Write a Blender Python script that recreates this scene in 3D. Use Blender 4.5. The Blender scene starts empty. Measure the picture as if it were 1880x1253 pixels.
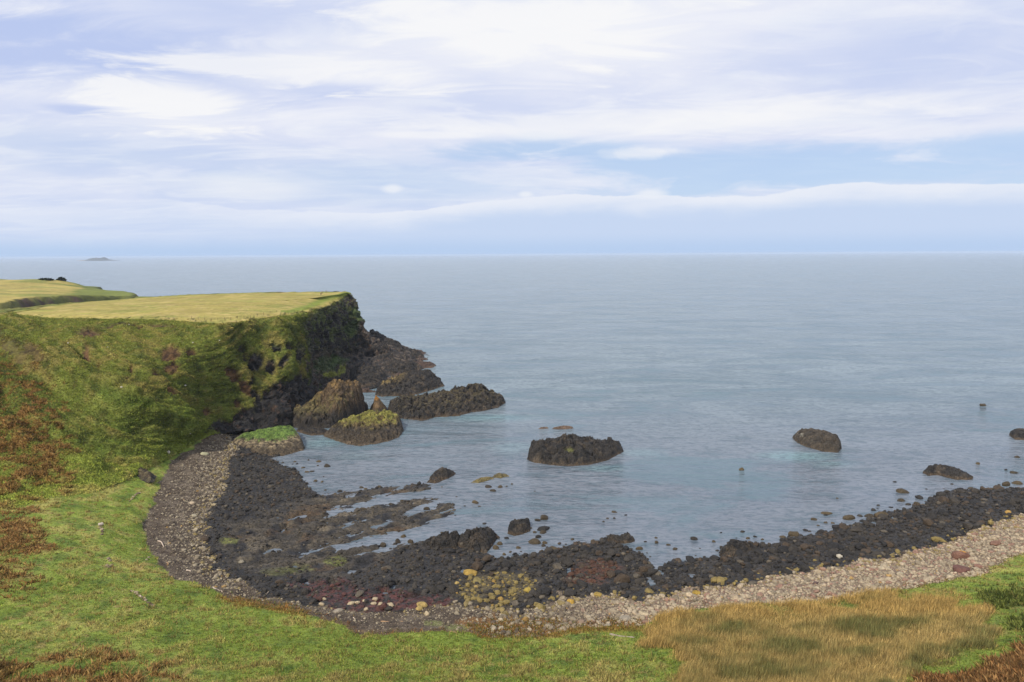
SUN_E, SUN_ANG, EXPO = 3.6, 1.5, 0.1
HAZE = 5e-5
DENOISE = True
import bpy, bmesh, math, random
import numpy as np
from mathutils import Matrix, Vector
from mathutils.bvhtree import BVHTree

random.seed(7)
RNG = np.random.default_rng(7)
scene = bpy.context.scene
COL = scene.collection

# ------------------------------------------------------------------ camera model
F, CX, CY, CAMZ = 1300.0, 940.0, 626.5, 60.0
TH = math.atan(159.5 / F)
PH = -0.0058
_f = np.array([0, math.cos(TH), -math.sin(TH)])
_r0 = np.array([1.0, 0, 0]); _u0 = np.array([0, math.sin(TH), math.cos(TH)])
_r = math.cos(PH) * _r0 + math.sin(PH) * _u0
_u = -math.sin(PH) * _r0 + math.cos(PH) * _u0

def ray(px, py):
    return _f + (px - CX) / F * _r - (py - CY) / F * _u
def P(px, py, z=0.0):                       # the point at height z seen in the photograph at (px, py)
    d = ray(px, py); t = (z - CAMZ) / d[2]
    return np.array([d[0] * t, d[1] * t, z])
def PY(px, py, Y):                          # the point at distance Y
    d = ray(px, py); t = Y / d[1]
    return np.array([d[0] * t, Y, CAMZ + d[2] * t])
def RP(px, py, pyb, zb=0.0):                # a ridge point whose foot (at zb) is seen at (px, pyb)
    return PY(px, py, P(px, pyb, zb)[1])
def proj(p):
    q = p - np.array([0, 0, CAMZ])
    k = F / np.maximum(q @ _f, 0.1)
    return CX + (q @ _r) * k, CY - (q @ _u) * k

def lin(r, g, b, k=1.0):
    c = np.array([r, g, b], float) / 255.0
    return np.where(c <= 0.04045, c / 12.92, ((c + 0.055) / 1.055) ** 2.4) * k

# ------------------------------------------------------------------ noise
_perm = np.random.default_rng(3).permutation(256)
_perm = np.concatenate([_perm, _perm, _perm])
_g3 = np.random.default_rng(4).normal(size=(256, 3)); _g3 /= np.linalg.norm(_g3, axis=1)[:, None]
def perlin(x, y, z=None):
    x = np.asarray(x, float); y = np.asarray(y, float)
    z = np.zeros_like(x) if z is None else np.asarray(z, float)
    xi, yi, zi = np.floor(x).astype(int), np.floor(y).astype(int), np.floor(z).astype(int)
    xf, yf, zf = x - xi, y - yi, z - zi
    u, v, w = (t * t * t * (t * (t * 6 - 15) + 10) for t in (xf, yf, zf))
    out = 0
    for dx in (0, 1):
        wx = u if dx else 1 - u
        for dy in (0, 1):
            wy = v if dy else 1 - v
            for dz in (0, 1):
                wz = w if dz else 1 - w
                h = _perm[_perm[_perm[(xi + dx) & 255] + ((yi + dy) & 255)] + ((zi + dz) & 255)]
                g = _g3[h]
                out = out + wx * wy * wz * (g[..., 0] * (xf - dx) + g[..., 1] * (yf - dy) + g[..., 2] * (zf - dz))
    return out * 1.5
def fbm(x, y, z=None, o=4, gain=0.5):
    a, s, f = 1.0, 0.0, 1.0
    for i in range(o):
        s = s + a * perlin(x * f + 17.3 * i, y * f - 9.1 * i, None if z is None else z * f + 3.7 * i)
        a *= gain; f *= 2.03
    return s
def ridged(x, y, z=None, o=4):
    a, s, f = 1.0, 0.0, 1.0
    for i in range(o):
        s = s + a * (0.5 - np.abs(perlin(x * f + 11.3 * i, y * f + 5.1 * i, None if z is None else z * f)))
        a *= 0.5; f *= 2.1
    return s
def cells(x, y, seed=0):                    # knobbly blocks: (distance to the block's centre, block's random number)
    xi, yi = np.floor(x).astype(int), np.floor(y).astype(int)
    best = np.full(x.shape, 9.0); rnd = np.zeros(x.shape)
    for dx in (-1, 0, 1):
        for dy in (-1, 0, 1):
            h = _perm[_perm[(xi + dx + seed) & 255] + ((yi + dy) & 255)]
            h2 = _perm[h + 57]
            d = np.hypot(xi + dx + 0.1 + 0.8 * h / 255 - x, yi + dy + 0.1 + 0.8 * h2 / 255 - y)
            m = d < best
            best = np.where(m, d, best); rnd = np.where(m, _perm[h2 + 31] / 255.0, rnd)
    return best, rnd
def sst(a, b, x):
    t = np.clip((x - a) / (b - a), 0, 1)
    return t * t * (3 - 2 * t)
def mix(a, b, t):
    return a + (b - a) * t
def mixc(c, col, t):                        # blend an (n,3) colour array towards a colour
    return c + (np.asarray(col) - c) * np.asarray(t)[..., None]

# ------------------------------------------------------------------ plane geometry
def poly_sd(x, y, poly, closed=True):       # signed distance, positive inside (unsigned if open)
    poly = np.asarray(poly)[:, :2]
    out = np.empty(len(x)); B = 60000
    a = poly if closed else poly[:-1]
    b = np.roll(poly, -1, 0) if closed else poly[1:]
    for i in range(0, len(x), B):
        X, Y = x[i:i + B], y[i:i + B]
        d2 = np.full(X.shape, 1e18); ins = np.zeros(X.shape, bool)
        for (ax, ay), (bx, by) in zip(a, b):
            ex, ey = bx - ax, by - ay
            L = ex * ex + ey * ey + 1e-12
            t = np.clip(((X - ax) * ex + (Y - ay) * ey) / L, 0, 1)
            d2 = np.minimum(d2, (X - ax - t * ex) ** 2 + (Y - ay - t * ey) ** 2)
            if closed and ay != by:
                ins ^= ((ay > Y) != (by > Y)) & (X < ex * (Y - ay) / (by - ay) + ax)
        d = np.sqrt(d2)
        out[i:i + B] = np.where(ins, d, -d) if closed else d
    return out
def densify(pts, step, closed=False):
    pts = [np.asarray(p, float) for p in pts]
    if closed: pts = pts + [pts[0]]
    out = []
    for p, q in zip(pts[:-1], pts[1:]):
        n = max(1, int(np.linalg.norm(q - p) / step))
        out += [p + (q - p) * k / n for k in range(n)]
    if not closed: out.append(pts[-1])
    return np.array(out)
def rbf(pts, smooth=0.0):
    pts = np.asarray(pts); n = len(pts)
    D = np.hypot(pts[:, None, 0] - pts[None, :, 0], pts[:, None, 1] - pts[None, :, 1])
    A = np.zeros((n + 1, n + 1)); A[:n, :n] = -D + np.eye(n) * smooth; A[:n, n] = 1; A[n, :n] = 1
    w = np.linalg.lstsq(A, np.append(pts[:, 2], 0), rcond=None)[0]
    def ev(x, y):
        out = np.empty(len(x)); B = 40000
        for i in range(0, len(x), B):
            d = np.hypot(x[i:i + B, None] - pts[None, :, 0], y[i:i + B, None] - pts[None, :, 1])
            out[i:i + B] = -d @ w[:n] + w[n]
        return out
    return ev

# ------------------------------------------------------------------ mesh helpers
def make_mesh(name, v, faces, col=None, smooth=True):
    v = np.ascontiguousarray(v, dtype=np.float32); faces = np.ascontiguousarray(faces, dtype=np.int32)
    me = bpy.data.meshes.new(name)
    nf, k = faces.shape
    me.vertices.add(len(v)); me.vertices.foreach_set('co', v.ravel())
    me.loops.add(nf * k); me.loops.foreach_set('vertex_index', faces.ravel())
    me.polygons.add(nf)
    me.polygons.foreach_set('loop_start', np.arange(0, nf * k, k, dtype=np.int32))
    me.polygons.foreach_set('use_smooth', np.full(nf, smooth, dtype=bool))
    if col is not None:
        a = me.attributes.new('col', 'FLOAT_COLOR', 'POINT')
        c = np.ones((len(v), 4), np.float32); c[:, :3] = np.clip(col, 0.002, 0.95)
        a.data.foreach_set('color', c.ravel())
    me.update(calc_edges=True)
    return me
def link(name, me, mat=None, parent=None, loc=None):
    o = bpy.data.objects.new(name, me); COL.objects.link(o)
    if mat is not None and me is not None:
        me.materials.clear(); me.materials.append(mat)
    if loc is not None: o.location = loc
    if parent is not None: o.parent = parent
    return o
def tag(o, label=None, cat=None, group=None, kind=None):
    if label: o['label'] = label
    if cat: o['category'] = cat
    if group: o['group'] = group
    if kind: o['kind'] = kind
    return o
def submesh(v, faces, col, fm):             # the part of a mesh given by a face mask
    f = faces[fm]; used = np.unique(f)
    mp = np.zeros(len(v), np.int64); mp[used] = np.arange(len(used))
    return v[used], mp[f], col[used]
def grid_faces(nr, nc):
    i = np.arange(nr * nc).reshape(nr, nc)
    return np.stack([i[:-1, :-1], i[:-1, 1:], i[1:, 1:], i[1:, :-1]], -1).reshape(-1, 4)
def grid_normals(V):                        # (r, c, 3) -> unit normals
    n = np.cross(np.gradient(V, axis=1), np.gradient(V, axis=0))
    n /= np.linalg.norm(n, axis=2)[..., None] + 1e-9
    n[n[..., 2] < 0] *= -1
    return n

# ------------------------------------------------------------------ materials
class NT:
    def __init__(s, tree): s.t = tree
    def n(s, typ, **kw):
        nd = s.t.nodes.new(typ)
        ins = kw.pop('ins', {})
        for k, v in kw.items(): setattr(nd, k, v)
        for k, v in ins.items(): s.put(nd.inputs[k], v)
        return nd
    def put(s, sock, v):
        if isinstance(v, bpy.types.NodeSocket): s.t.links.new(v, sock)
        elif isinstance(v, (tuple, list, np.ndarray)):
            v = tuple(float(x) for x in v)
            sock.default_value = v + (1.0,) if len(v) == 3 and sock.type == 'RGBA' else v
        else: sock.default_value = v
    def m(s, op, a, b=0.0, c=0.0, clamp=False):
        nd = s.t.nodes.new('ShaderNodeMath'); nd.operation = op; nd.use_clamp = clamp
        for i, v in enumerate((a, b, c)): s.put(nd.inputs[i], v)
        return nd.outputs[0]
    def vm(s, op, a, b=(0, 0, 0), scale=None):
        nd = s.t.nodes.new('ShaderNodeVectorMath'); nd.operation = op
        s.put(nd.inputs[0], a); s.put(nd.inputs[1], b)
        if scale is not None: s.put(nd.inputs[3], scale)
        return nd.outputs['Value'] if op in ('LENGTH', 'DOT_PRODUCT', 'DISTANCE') else nd.outputs[0]
    def noise(s, vec, scale, detail=3.0, rough=0.55, dist=0.0, dim='3D'):
        nd = s.n('ShaderNodeTexNoise', noise_dimensions=dim, ins={'Vector': vec, 'Scale': scale, 'Detail': detail, 'Roughness': rough, 'Distortion': dist})
        return nd.outputs[0]
    def rng(s, v, a, b, c=0.0, d=1.0, smooth=True):
        nd = s.n('ShaderNodeMapRange', interpolation_type='SMOOTHSTEP' if smooth else 'LINEAR', clamp=True)
        for k, x in zip((0, 1, 2, 3, 4), (v, a, b, c, d)): s.put(nd.inputs[k], x)
        return nd.outputs[0]
    def mix(s, fac, a, b, typ='MIX'):
        nd = s.t.nodes.new('ShaderNodeMix'); nd.data_type = 'RGBA'; nd.blend_type = typ
        s.put(nd.inputs[0], fac); s.put(nd.inputs[6], a); s.put(nd.inputs[7], b)
        return nd.outputs[2]
    def hue(s, col, v):
        nd = s.n('ShaderNodeHueSaturation', ins={'Color': col, 'Value': v}); return nd.outputs[0]
def new_mat(name):
    m = bpy.data.materials.new(name); m.use_nodes = True
    nt = NT(m.node_tree); m.node_tree.nodes.clear()
    out = nt.n('ShaderNodeOutputMaterial')
    return m, nt, out
def ground_mat(name, scales=(0.9, 5.0), var=(0.65, 1.4), bump=0.25, bscale=3.0, rough=0.9, aniso=None, spec=0.2, objcol=False, vor=0.0):
    m, nt, out = new_mat(name)
    pos = nt.n('ShaderNodeNewGeometry').outputs['Position']
    if aniso: pos = nt.n('ShaderNodeMapping', ins={'Vector': pos, 'Rotation': (0, 0, aniso[0]), 'Scale': (aniso[1], 1, 1)}).outputs[0]
    if objcol: base = nt.n('ShaderNodeObjectInfo').outputs['Color']
    else: base = nt.n('ShaderNodeAttribute', attribute_name='col').outputs['Color']
    n1 = nt.noise(pos, scales[0], 5.0, 0.65); n2 = nt.noise(pos, scales[1], 4.0, 0.7)
    v = nt.m('MULTIPLY', nt.rng(n1, 0.28, 0.72, var[0], var[1], False), nt.rng(n2, 0.28, 0.72, var[0], var[1], False))
    c = nt.hue(base, v)
    b = nt.n('ShaderNodeBump', ins={'Strength': 1.0, 'Distance': bump, 'Height': nt.noise(pos, bscale, 6.0, 0.65)})
    if vor:
        vo = nt.n('ShaderNodeTexVoronoi', feature='DISTANCE_TO_EDGE', ins={'Vector': nt.vm('ADD', pos, nt.vm('SCALE', nt.n('ShaderNodeTexNoise', ins={'Vector': pos, 'Scale': 0.8}).outputs['Color'], scale=0.8)), 'Scale': vor})
        crack = nt.rng(vo.outputs['Distance'], 0.0, 0.09)
        c = nt.hue(c, nt.m('MULTIPLY_ADD', crack, 0.55, 0.5))
    bs = nt.n('ShaderNodeBsdfPrincipled', ins={'Base Color': c, 'Roughness': rough, 'Specular IOR Level': spec, 'Normal': b.outputs[0]})
    nt.t.links.new(bs.outputs[0], out.inputs[0])
    return m
def leaf_mat(name, var=(0.7, 1.35), scale=1.3, trans=0.15):
    m, nt, out = new_mat(name)
    pos = nt.n('ShaderNodeNewGeometry').outputs['Position']
    base = nt.n('ShaderNodeAttribute', attribute_name='col').outputs['Color']
    c = nt.hue(base, nt.rng(nt.noise(pos, scale, 4.0, 0.6), 0.3, 0.7, var[0], var[1], False))
    ge = nt.n('ShaderNodeNewGeometry')                       # both faces of a blade are shaded alike, with the blade's own normal
    nn = nt.vm('SCALE', ge.outputs['Normal'], scale=nt.m('MULTIPLY_ADD', ge.outputs['Backfacing'], -2.0, 1.0))
    d = nt.n('ShaderNodeBsdfDiffuse', ins={'Color': c, 'Normal': nn}); t = nt.n('ShaderNodeBsdfTranslucent', ins={'Color': c, 'Normal': nn})
    mx = nt.n('ShaderNodeMixShader', ins={0: trans, 1: d.outputs[0], 2: t.outputs[0]})
    nt.t.links.new(mx.outputs[0], out.inputs[0])
    return m
M_GRASS = ground_mat('grass_turf', (0.5, 2.8), (0.76, 1.28), 0.5, 1.6, aniso=(0.5, 0.55))
M_SLOPE = ground_mat('slope_turf', (0.3, 1.7), (0.55, 1.5), 1.2, 1.0, aniso=(-0.5, 0.6))
M_FIELD = ground_mat('field_turf', (0.12, 0.8), (0.74, 1.28), 0.3, 0.9, aniso=(0.2, 0.5))
M_ROCK = ground_mat('basalt', (0.45, 2.6), (0.42, 1.7), 0.7, 1.8, rough=0.75, spec=0.35, vor=0.9)
M_SHORE = ground_mat('wet_shore_rock', (0.5, 3.0), (0.42, 1.7), 0.5, 2.4, rough=0.55, spec=0.4, aniso=(-0.66, 0.45), vor=1.3)
M_SHINGLE = ground_mat('shingle', (1.2, 7.0), (0.55, 1.5), 0.3, 5.5, vor=2.2)
M_STONE = ground_mat('loose_stone', (0.8, 5.0), (0.65, 1.4), 0.12, 6.0, rough=0.8)
M_STONE1 = ground_mat('single_stone', (0.8, 5.0), (0.65, 1.4), 0.12, 6.0, rough=0.8, objcol=True)
M_LEAF = leaf_mat('grass_blades')
M_REED = leaf_mat('reed_blades', (0.75, 1.3), 0.5, 0.15)
M_WOOD = ground_mat('bleached_wood', (2.0, 9.0), (0.75, 1.2), 0.03, 12.0, objcol=True)
M_FAR = ground_mat('far_land', (0.03, 0.25), (0.75, 1.25), 1.0, 0.12)

# ------------------------------------------------------------------ the shore lines, traced along the ground
W0 = [(430, 735), (505, 772), (530, 788), (548, 806), (559, 826), (520, 836), (497, 842), (523, 857), (546, 864), (559, 882), (574, 900), (592, 911),
      (635, 905), (672, 900), (712, 895), (760, 890), (799, 891), (790, 899), (765, 903), (735, 906), (699, 913), (670, 922), (645, 930), (661, 934), (700, 929), (732, 923), (760, 919), (804, 912), (812, 916), (790, 924), (763, 931),
      (745, 940), (737, 947), (760, 946), (790, 938), (812, 926), (836, 925), (838, 940), (815, 952), (776, 966), (720, 980), (661, 993), (600, 1003), (625, 1009), (656, 1009), (690, 1001), (725, 1000), (752, 996),
      (790, 992), (827, 985), (866, 983), (893, 972), (914, 986), (903, 998), (894, 1016), (908, 1025), (935, 1024), (959, 1019), (1010, 1012), (1036, 1005), (1061, 997), (1090, 996), (1117, 986), (1140, 1003),
      (1160, 1010), (1180, 1020), (1203, 1043), (1218, 1041), (1240, 1030), (1262, 1032), (1279, 1027), (1322, 1025), (1322, 1005), (1363, 997), (1424, 999), (1445, 988), (1483, 984), (1520, 976), (1547, 968), (1580, 960), (1623, 940), (1660, 936),
      (1695, 926), (1722, 907), (1748, 899), (1785, 900), (1821, 899), (1880, 896), (1960, 888), (2100, 870), (2350, 850)]
D0 = [(395, 735), (415, 790), (438, 826), (421, 846), (418, 875), (414, 902), (390, 930), (379, 959), (376, 985), (383, 1010), (398, 1043), (434, 1066), (457, 1084), (533, 1107), (610, 1120), (686, 1125), (763, 1121), (814, 1112), (836, 1105),
      (895, 1116), (959, 1124), (997, 1116), (1035, 1096), (1086, 1091), (1163, 1104), (1228, 1093), (1279, 1081), (1355, 1074), (1432, 1055), (1508, 1045), (1580, 1032), (1623, 1030), (1722, 1004), (1788, 977), (1880, 948), (1960, 925), (2100, 895), (2350, 870)]
G0 = [(380, 740), (388, 780), (376, 806), (345, 828), (316, 845), (306, 862), (299, 877), (290, 890), (283, 908), (285, 926), (276, 940), (262, 950), (263, 972), (265, 992), (271, 1008), (281, 1022), (292, 1040), (304, 1058), (330, 1067), (357, 1070), (393, 1084), (395, 1092), (431, 1105), (520, 1118), (574, 1130), (610, 1143), (636, 1155), (660, 1164), (712, 1167),
      (763, 1162), (810, 1159), (860, 1164), (902, 1173), (950, 1172), (984, 1170), (1035, 1158), (1099, 1153), (1150, 1152), (1177, 1148), (1202, 1133), (1292, 1119), (1394, 1110), (1483, 1107), (1524, 1107), (1616, 1088), (1689, 1077), (1740, 1067), (1804, 1057), (1830, 1036), (1847, 1024), (1880, 1018), (1960, 990), (2100, 950), (2350, 910)]
W = np.array([P(a, b, 0.0) for a, b in W0]); D = np.array([P(a, b, 1.8) for a, b in D0]); G = np.array([P(a, b, 3.8) for a, b in G0])
CLOSE = [(420, -80, 0), (-420, -80, 0), (-420, 330, 0)]
polyW, polyD, polyG = (np.vstack([L, CLOSE]) for L in (W, D, G))
gp = [tuple(p) for p in densify(G, 4.0)]
for px, py, z in [(0, 1253, 12), (300, 1253, 10.8), (600, 1253, 9.6), (900, 1253, 9), (1200, 1253, 9.4), (1500, 1253, 11), (1700, 1253, 12.4), (1880, 1253, 14.5), (2100, 1253, 18), (-250, 1253, 15),
                  (0, 1120, 10.2), (150, 1120, 8.8), (300, 1130, 7.2), (430, 1170, 6.3), (600, 1200, 6.2), (750, 1210, 6), (1000, 1210, 6.2), (1300, 1180, 6.2), (1500, 1170, 6.8), (1650, 1150, 6.8), (1800, 1130, 7.6), (1880, 1110, 8), (2050, 1080, 8.6),
                  (0, 1020, 9.6), (100, 1000, 8.4), (200, 980, 6.6), (240, 940, 6), (100, 930, 8.6), (0, 930, 9.6), (-200, 1000, 11), (-250, 930, 12), (210, 880, 6.6), (270, 850, 5.8)]:
    gp.append(tuple(P(px, py, z)))
for x in (-120, -60, 0, 60, 120):
    for y, z in ((60, 15.5), (38, 22), (18, 36), (6, 52), (-12, 57.5), (-60, 59)):
        gp.append((x, y, z))
Zland = rbf(gp)

# ------------------------------------------------------------------ the low land: one fan-shaped grid, later split by what it is made of
R_ = np.concatenate([np.exp(np.linspace(math.log(4), math.log(70), 60))[:-1], np.exp(np.arange(math.log(70), math.log(300), 0.0027))])
A_ = np.arange(-1.06, 0.95, 0.0029)
NR, NC = len(R_), len(A_)
GX = (R_[:, None] * np.sin(A_)[None]).ravel(); GY = (R_[:, None] * np.cos(A_)[None]).ravel()
wob = 0.9 * fbm(GX / 5, GY / 5, o=3)
sW = poly_sd(GX, GY, polyW) + 0.45 * wob
sD = poly_sd(GX, GY, polyD) + 1.6 * wob + 1.2 * fbm(GX / 2.1 + 40, GY / 2.1, o=2)
sG = poly_sd(GX, GY, polyG) + 1.3 * wob
zone = np.where(sG > 0, 3, np.where(sD > 0, 2, np.where(sW > 0, 1, 0)))
zl = Zland(GX, GY)
aW, aD, aG = np.abs(sW), np.abs(sD), np.abs(sG)
a_ = (GX * 0.79 + GY * 0.62); b_ = (-GX * 0.62 + GY * 0.79)
ppx, ppy = proj(np.stack([GX, GY, np.full_like(GX, 0.8)], 1))
flats = sst(-12, 14, poly_sd(ppx, ppy, np.array([(480, 950), (555, 918), (640, 898), (720, 886), (810, 884), (850, 930), (800, 972), (720, 1010), (690, 1040), (600, 1062), (500, 1062), (440, 1046), (405, 1010), (420, 968)], float)) + 14 * fbm(GX / 6, GY / 6, o=3))   # the ribbed ledges at the head of the bay
c1, r1 = cells(GX / 1.5, GY / 1.5); c2, r2 = cells(GX / 0.7 + 9, GY / 0.7)
cA, rA = cells(a_ / 2.6, b_ / 1.0)
lump = (0.55 * r1 * (1 - c1 ** 2) + 0.25 * r2 * (1 - c2 ** 2))
cB, rB = cells(a_ / 1.3 + 5, b_ / 0.55)
rib = 0.35 * (rB - 0.5) + 0.7 * (rA - 0.5) + 0.75 * fbm(a_ / 12, b_ / 2.6, o=4) + 0.02
tW = aW / (aW + aD + 1e-6)
zdark = 0.22 * np.tanh(aW / 1.2) + 1.6 * tW ** 1.6 + mix(lump - 0.22, rib + 0.12 * lump, flats) * np.clip(0.5 + aW / 2.0, 0, 1)
zpale = 1.8 + 2.0 * aD / (aD + aG + 1e-6) + 0.10 * fbm(GX / 0.9, GY / 0.9, o=2)
tus = 0.30 * fbm(GX / 4.5, GY / 4.5, o=3) + 0.16 * np.abs(fbm(GX / 1.3 + 5, GY / 1.3, o=2))
zgrass = zl + 0.35 * sst(0, 1.4, aG) + tus * sst(0, 3, aG)
GZ = np.where(zone == 3, zgrass, np.where(zone == 2, zpale, np.where(zone == 1, zdark, -0.12 - np.minimum(0.4 * aW, 2.5) + 0.15 * lump)))
# rock pools, sunk a little below the level of the sea
for px, py, w, h in [(503, 952, 20, 8), (540, 953, 20, 8), (521, 972, 7, 14), (552, 948, 20, 7), (599, 960, 10, 6), (613, 938, 30, 7), (640, 935, 20, 6), (695, 965, 30, 6), (720, 975, 18, 4), (505, 1008, 22, 8), (488, 1013, 9, 11), (561, 1072, 14, 12),
                     (608, 1073, 14, 9), (644, 1050, 14, 10), (724, 1077, 15, 13), (705, 1091, 24, 12), (770, 1098, 14, 8), (750, 1103, 14, 6), (838, 1049, 10, 7), (851, 1048, 15, 8), (540, 1040, 14, 8), (1046, 1046, 11, 13), (1040, 1054, 12, 6), (1195, 1067, 14, 17), (1215, 1077, 22, 5),
                     (1270, 1055, 20, 9), (1277, 1070, 12, 9), (1330, 1038, 16, 6), (1205, 1048, 20, 16), (940, 1029, 10, 6), (1085, 1030, 8, 5), (1055, 1083, 26, 6), (1607, 960, 12, 8), (1640, 950, 10, 7)]:
    c = P(px, py, 0.4); rx = w * 0.62 * c[1] / F; ry = h * 0.62 * abs(c[1] - P(px, py + 1, 0.4)[1])
    q = np.hypot((GX - c[0]) / rx, (GY - c[1]) / ry) + 0.35 * fbm(GX / 0.9, GY / 0.9, o=2)
    GZ = np.where(zone == 1, mix(GZ, -0.25, sst(1.25, 0.85, q)), GZ)
V = np.stack([GX, GY, GZ], 1)
px_, py_ = proj(V)
N1, N2, N3, N4 = (fbm(GX / s + o, GY / s, o=4) for s, o in ((14, 0), (4.5, 30), (1.6, 60), (40, 90)))

GREEN, LIME, STRAW, DKGRN, TAN, BRACK = lin(121, 136, 56), lin(142, 152, 72), lin(166, 156, 90), lin(88, 108, 50), lin(156, 134, 86), lin(132, 94, 60)
def inpoly(poly, soft=12.0, nz=14.0, x=None, y=None, n=None):
    x = px_ if x is None else x; y = py_ if y is None else y; n = N2 if n is None else n
    return sst(-soft, soft, poly_sd(x, y, np.array(poly, float)) + nz * n)
col = np.tile(GREEN, (len(V), 1))
col = mixc(col, LIME, sst(-0.1, 0.5, N1)); col = mixc(col, STRAW, 0.75 * sst(0.0, 0.6, N2 + 0.4 * N4)); col = mixc(col, DKGRN, 0.7 * sst(0.1, 0.6, -N2 + 0.3 * N1))
col = mixc(col, TAN, 0.7 * sst(0.35, 0.75, N3 + 0.6 * N1)); col = mixc(col, DKGRN, 0.55 * sst(0.3, 0.75, -N3 - 0.2 * N1))
bot = sst(1195, 1253, py_ + 0.02 * (940 - px_)) * sst(1250, 1000, px_)
col = mixc(col, TAN, 0.45 * bot * sst(-0.2, 0.5, N2))
lf = 0.75 * inpoly([(-400, 1215), (60, 1228), (170, 1222), (260, 1230), (300, 1250), (330, 1270), (-400, 1290)], 22, 44) + 0.8 * inpoly([(-400, 930), (50, 940), (85, 1000), (50, 1020), (-400, 1025)], 16, 30) \
    + 0.45 * inpoly([(-400, 1030), (70, 1040), (60, 1090), (-400, 1110)], 10, 30)
brk = np.clip(lf, 0, 1); brpatch = sst(-0.25, 0.25, fbm(GX / 3.2, GY / 2.2, o=3) + 0.3 * brk - 0.05)
br_r = inpoly([(1960, 1150), (1880, 1183), (1815, 1225), (1765, 1235), (1690, 1250), (1650, 1300), (2200, 1320), (2200, 1100)], 8, 16)
col = mixc(col, BRACK, np.clip(0.85 * brk * brpatch + 0.9 * br_r, 0, 1))
orange = inpoly([(400, 1098), (440, 1098), (520, 1110), (575, 1125), (560, 1132), (430, 1112)], 4, 6) + inpoly([(860, 1150), (940, 1136), (1010, 1138), (1110, 1142), (1180, 1140), (1175, 1160), (1090, 1160), (1000, 1172), (880, 1172)], 6, 10)
col = mixc(col, lin(150, 118, 58), 0.7 * np.clip(orange, 0, 1))
REEDPOLY = [(1176, 1165), (1205, 1136), (1292, 1120), (1394, 1111), (1483, 1108), (1560, 1100), (1616, 1092), (1689, 1090), (1740, 1100), (1770, 1112), (1812, 1130), (1818, 1162), (1812, 1178), (1760, 1195), (1712, 1212), (1664, 1232), (1645, 1300), (1255, 1300), (1250, 1225), (1228, 1195)]
reedm = inpoly(REEDPOLY, 24, 30)
col = mixc(col, lin(120, 100, 48), 0.85 * reedm)
shrubm = inpoly([(1795, 1090), (1840, 1082), (1960, 1078), (1960, 1120), (1870, 1118), (1810, 1115)], 5, 8) + inpoly([(1850, 1140), (1960, 1122), (1960, 1160), (1858, 1156)], 5, 8)
col = mixc(col, lin(70, 78, 34), 0.8 * np.clip(shrubm, 0, 1))
# shingle and stones
sh = np.tile(lin(92, 80, 68), (len(V), 1))
sh = mixc(sh, lin(116, 104, 90), sst(-0.2, 0.4, N2)); sh = mixc(sh, lin(72, 62, 54), sst(0.1, 0.5, -N3))
rightp = sst(900, 1250, px_)
sh = mixc(sh, lin(150, 132, 112), 0.75 * rightp); sh = mixc(sh, lin(120, 92, 80), 0.5 * rightp * sst(0.1, 0.5, N2))
sh = mixc(sh, lin(112, 88, 52), 0.6 * sst(2.5, 0.3, aG) * sst(-0.2, 0.3, N2 + 0.2) * sst(300, 520, px_))
sh = mixc(sh, lin(136, 102, 64), 0.8 * inpoly([(830, 1140), (860, 1128), (960, 1132), (1010, 1138), (990, 1158), (900, 1160), (850, 1150)], 5, 9))
sh = mixc(sh, lin(120, 124, 72), 0.7 * (inpoly([(775, 1140), (810, 1140), (815, 1148), (780, 1148)], 3, 4) + inpoly([(820, 1146), (862, 1150), (860, 1157), (822, 1155)], 3, 4)))
# dark rocky shore
dk = np.tile(lin(50, 46, 42), (len(V), 1))
dk = mixc(dk, lin(70, 63, 53), 0.8 * flats); dk = mixc(dk, lin(100, 90, 74), 0.75 * flats * sst(0.0, 0.5, fbm(a_ / 8, b_ / 1.8 + 9, o=4))); dk = mixc(dk, lin(38, 36, 36), sst(0.05, 0.5, -N2)); dk = mixc(dk, lin(84, 64, 40), 0.6 * sst(0.25, 0.6, N1 - N3 * 0.3) * flats)
redw = inpoly([(530, 1072), (620, 1068), (700, 1085), (780, 1092), (830, 1100), (800, 1118), (690, 1122), (600, 1112)], 6, 14)
dk = mixc(dk, lin(92, 50, 46), 0.75 * redw * sst(-0.3, 0.3, N3 + 0.1))
redb = inpoly([(1040, 1045), (1090, 1030), (1130, 1032), (1145, 1050), (1110, 1068), (1060, 1075), (1040, 1068)], 6, 12)
dk = mixc(dk, lin(88, 54, 36), 0.75 * redb)
dk = mixc(dk, lin(104, 108, 44), 0.7 * (inpoly([(592, 1030), (620, 1022), (640, 1028), (625, 1038), (600, 1036)], 3, 5) + inpoly([(405, 990), (440, 990), (436, 1000), (410, 999)], 2, 4)) + 0.45 * inpoly([(480, 1050), (560, 1040), (590, 1045), (500, 1060)], 4, 6))
dk = mixc(dk, lin(96, 84, 54), 0.7 * inpoly([(834, 1093), (844, 1073), (882, 1052), (923, 1055), (959, 1052), (982, 1073), (959, 1096), (923, 1119), (895, 1114), (857, 1109)], 6, 10))
gcol = np.where((zone == 3)[:, None], col, np.where((zone == 2)[:, None], sh, dk))
FACES = grid_faces(NR, NC)
zf = zone[FACES]; keep = GZ[FACES].max(1) > -1.6
fz = np.where((zf == 3).sum(1) >= 2, 3, np.where((zf >= 2).sum(1) >= 2, 2, 1))
for nm, k, mt in (('grass_ground', 3, M_GRASS), ('shingle_beach', 2, M_SHINGLE), ('rocky_shore', 1, M_SHORE)):
    o = link(nm, make_mesh(nm, *submesh(V, FACES, gcol, (fz == k) & keep)), mt); tag(o, kind='structure')

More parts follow.
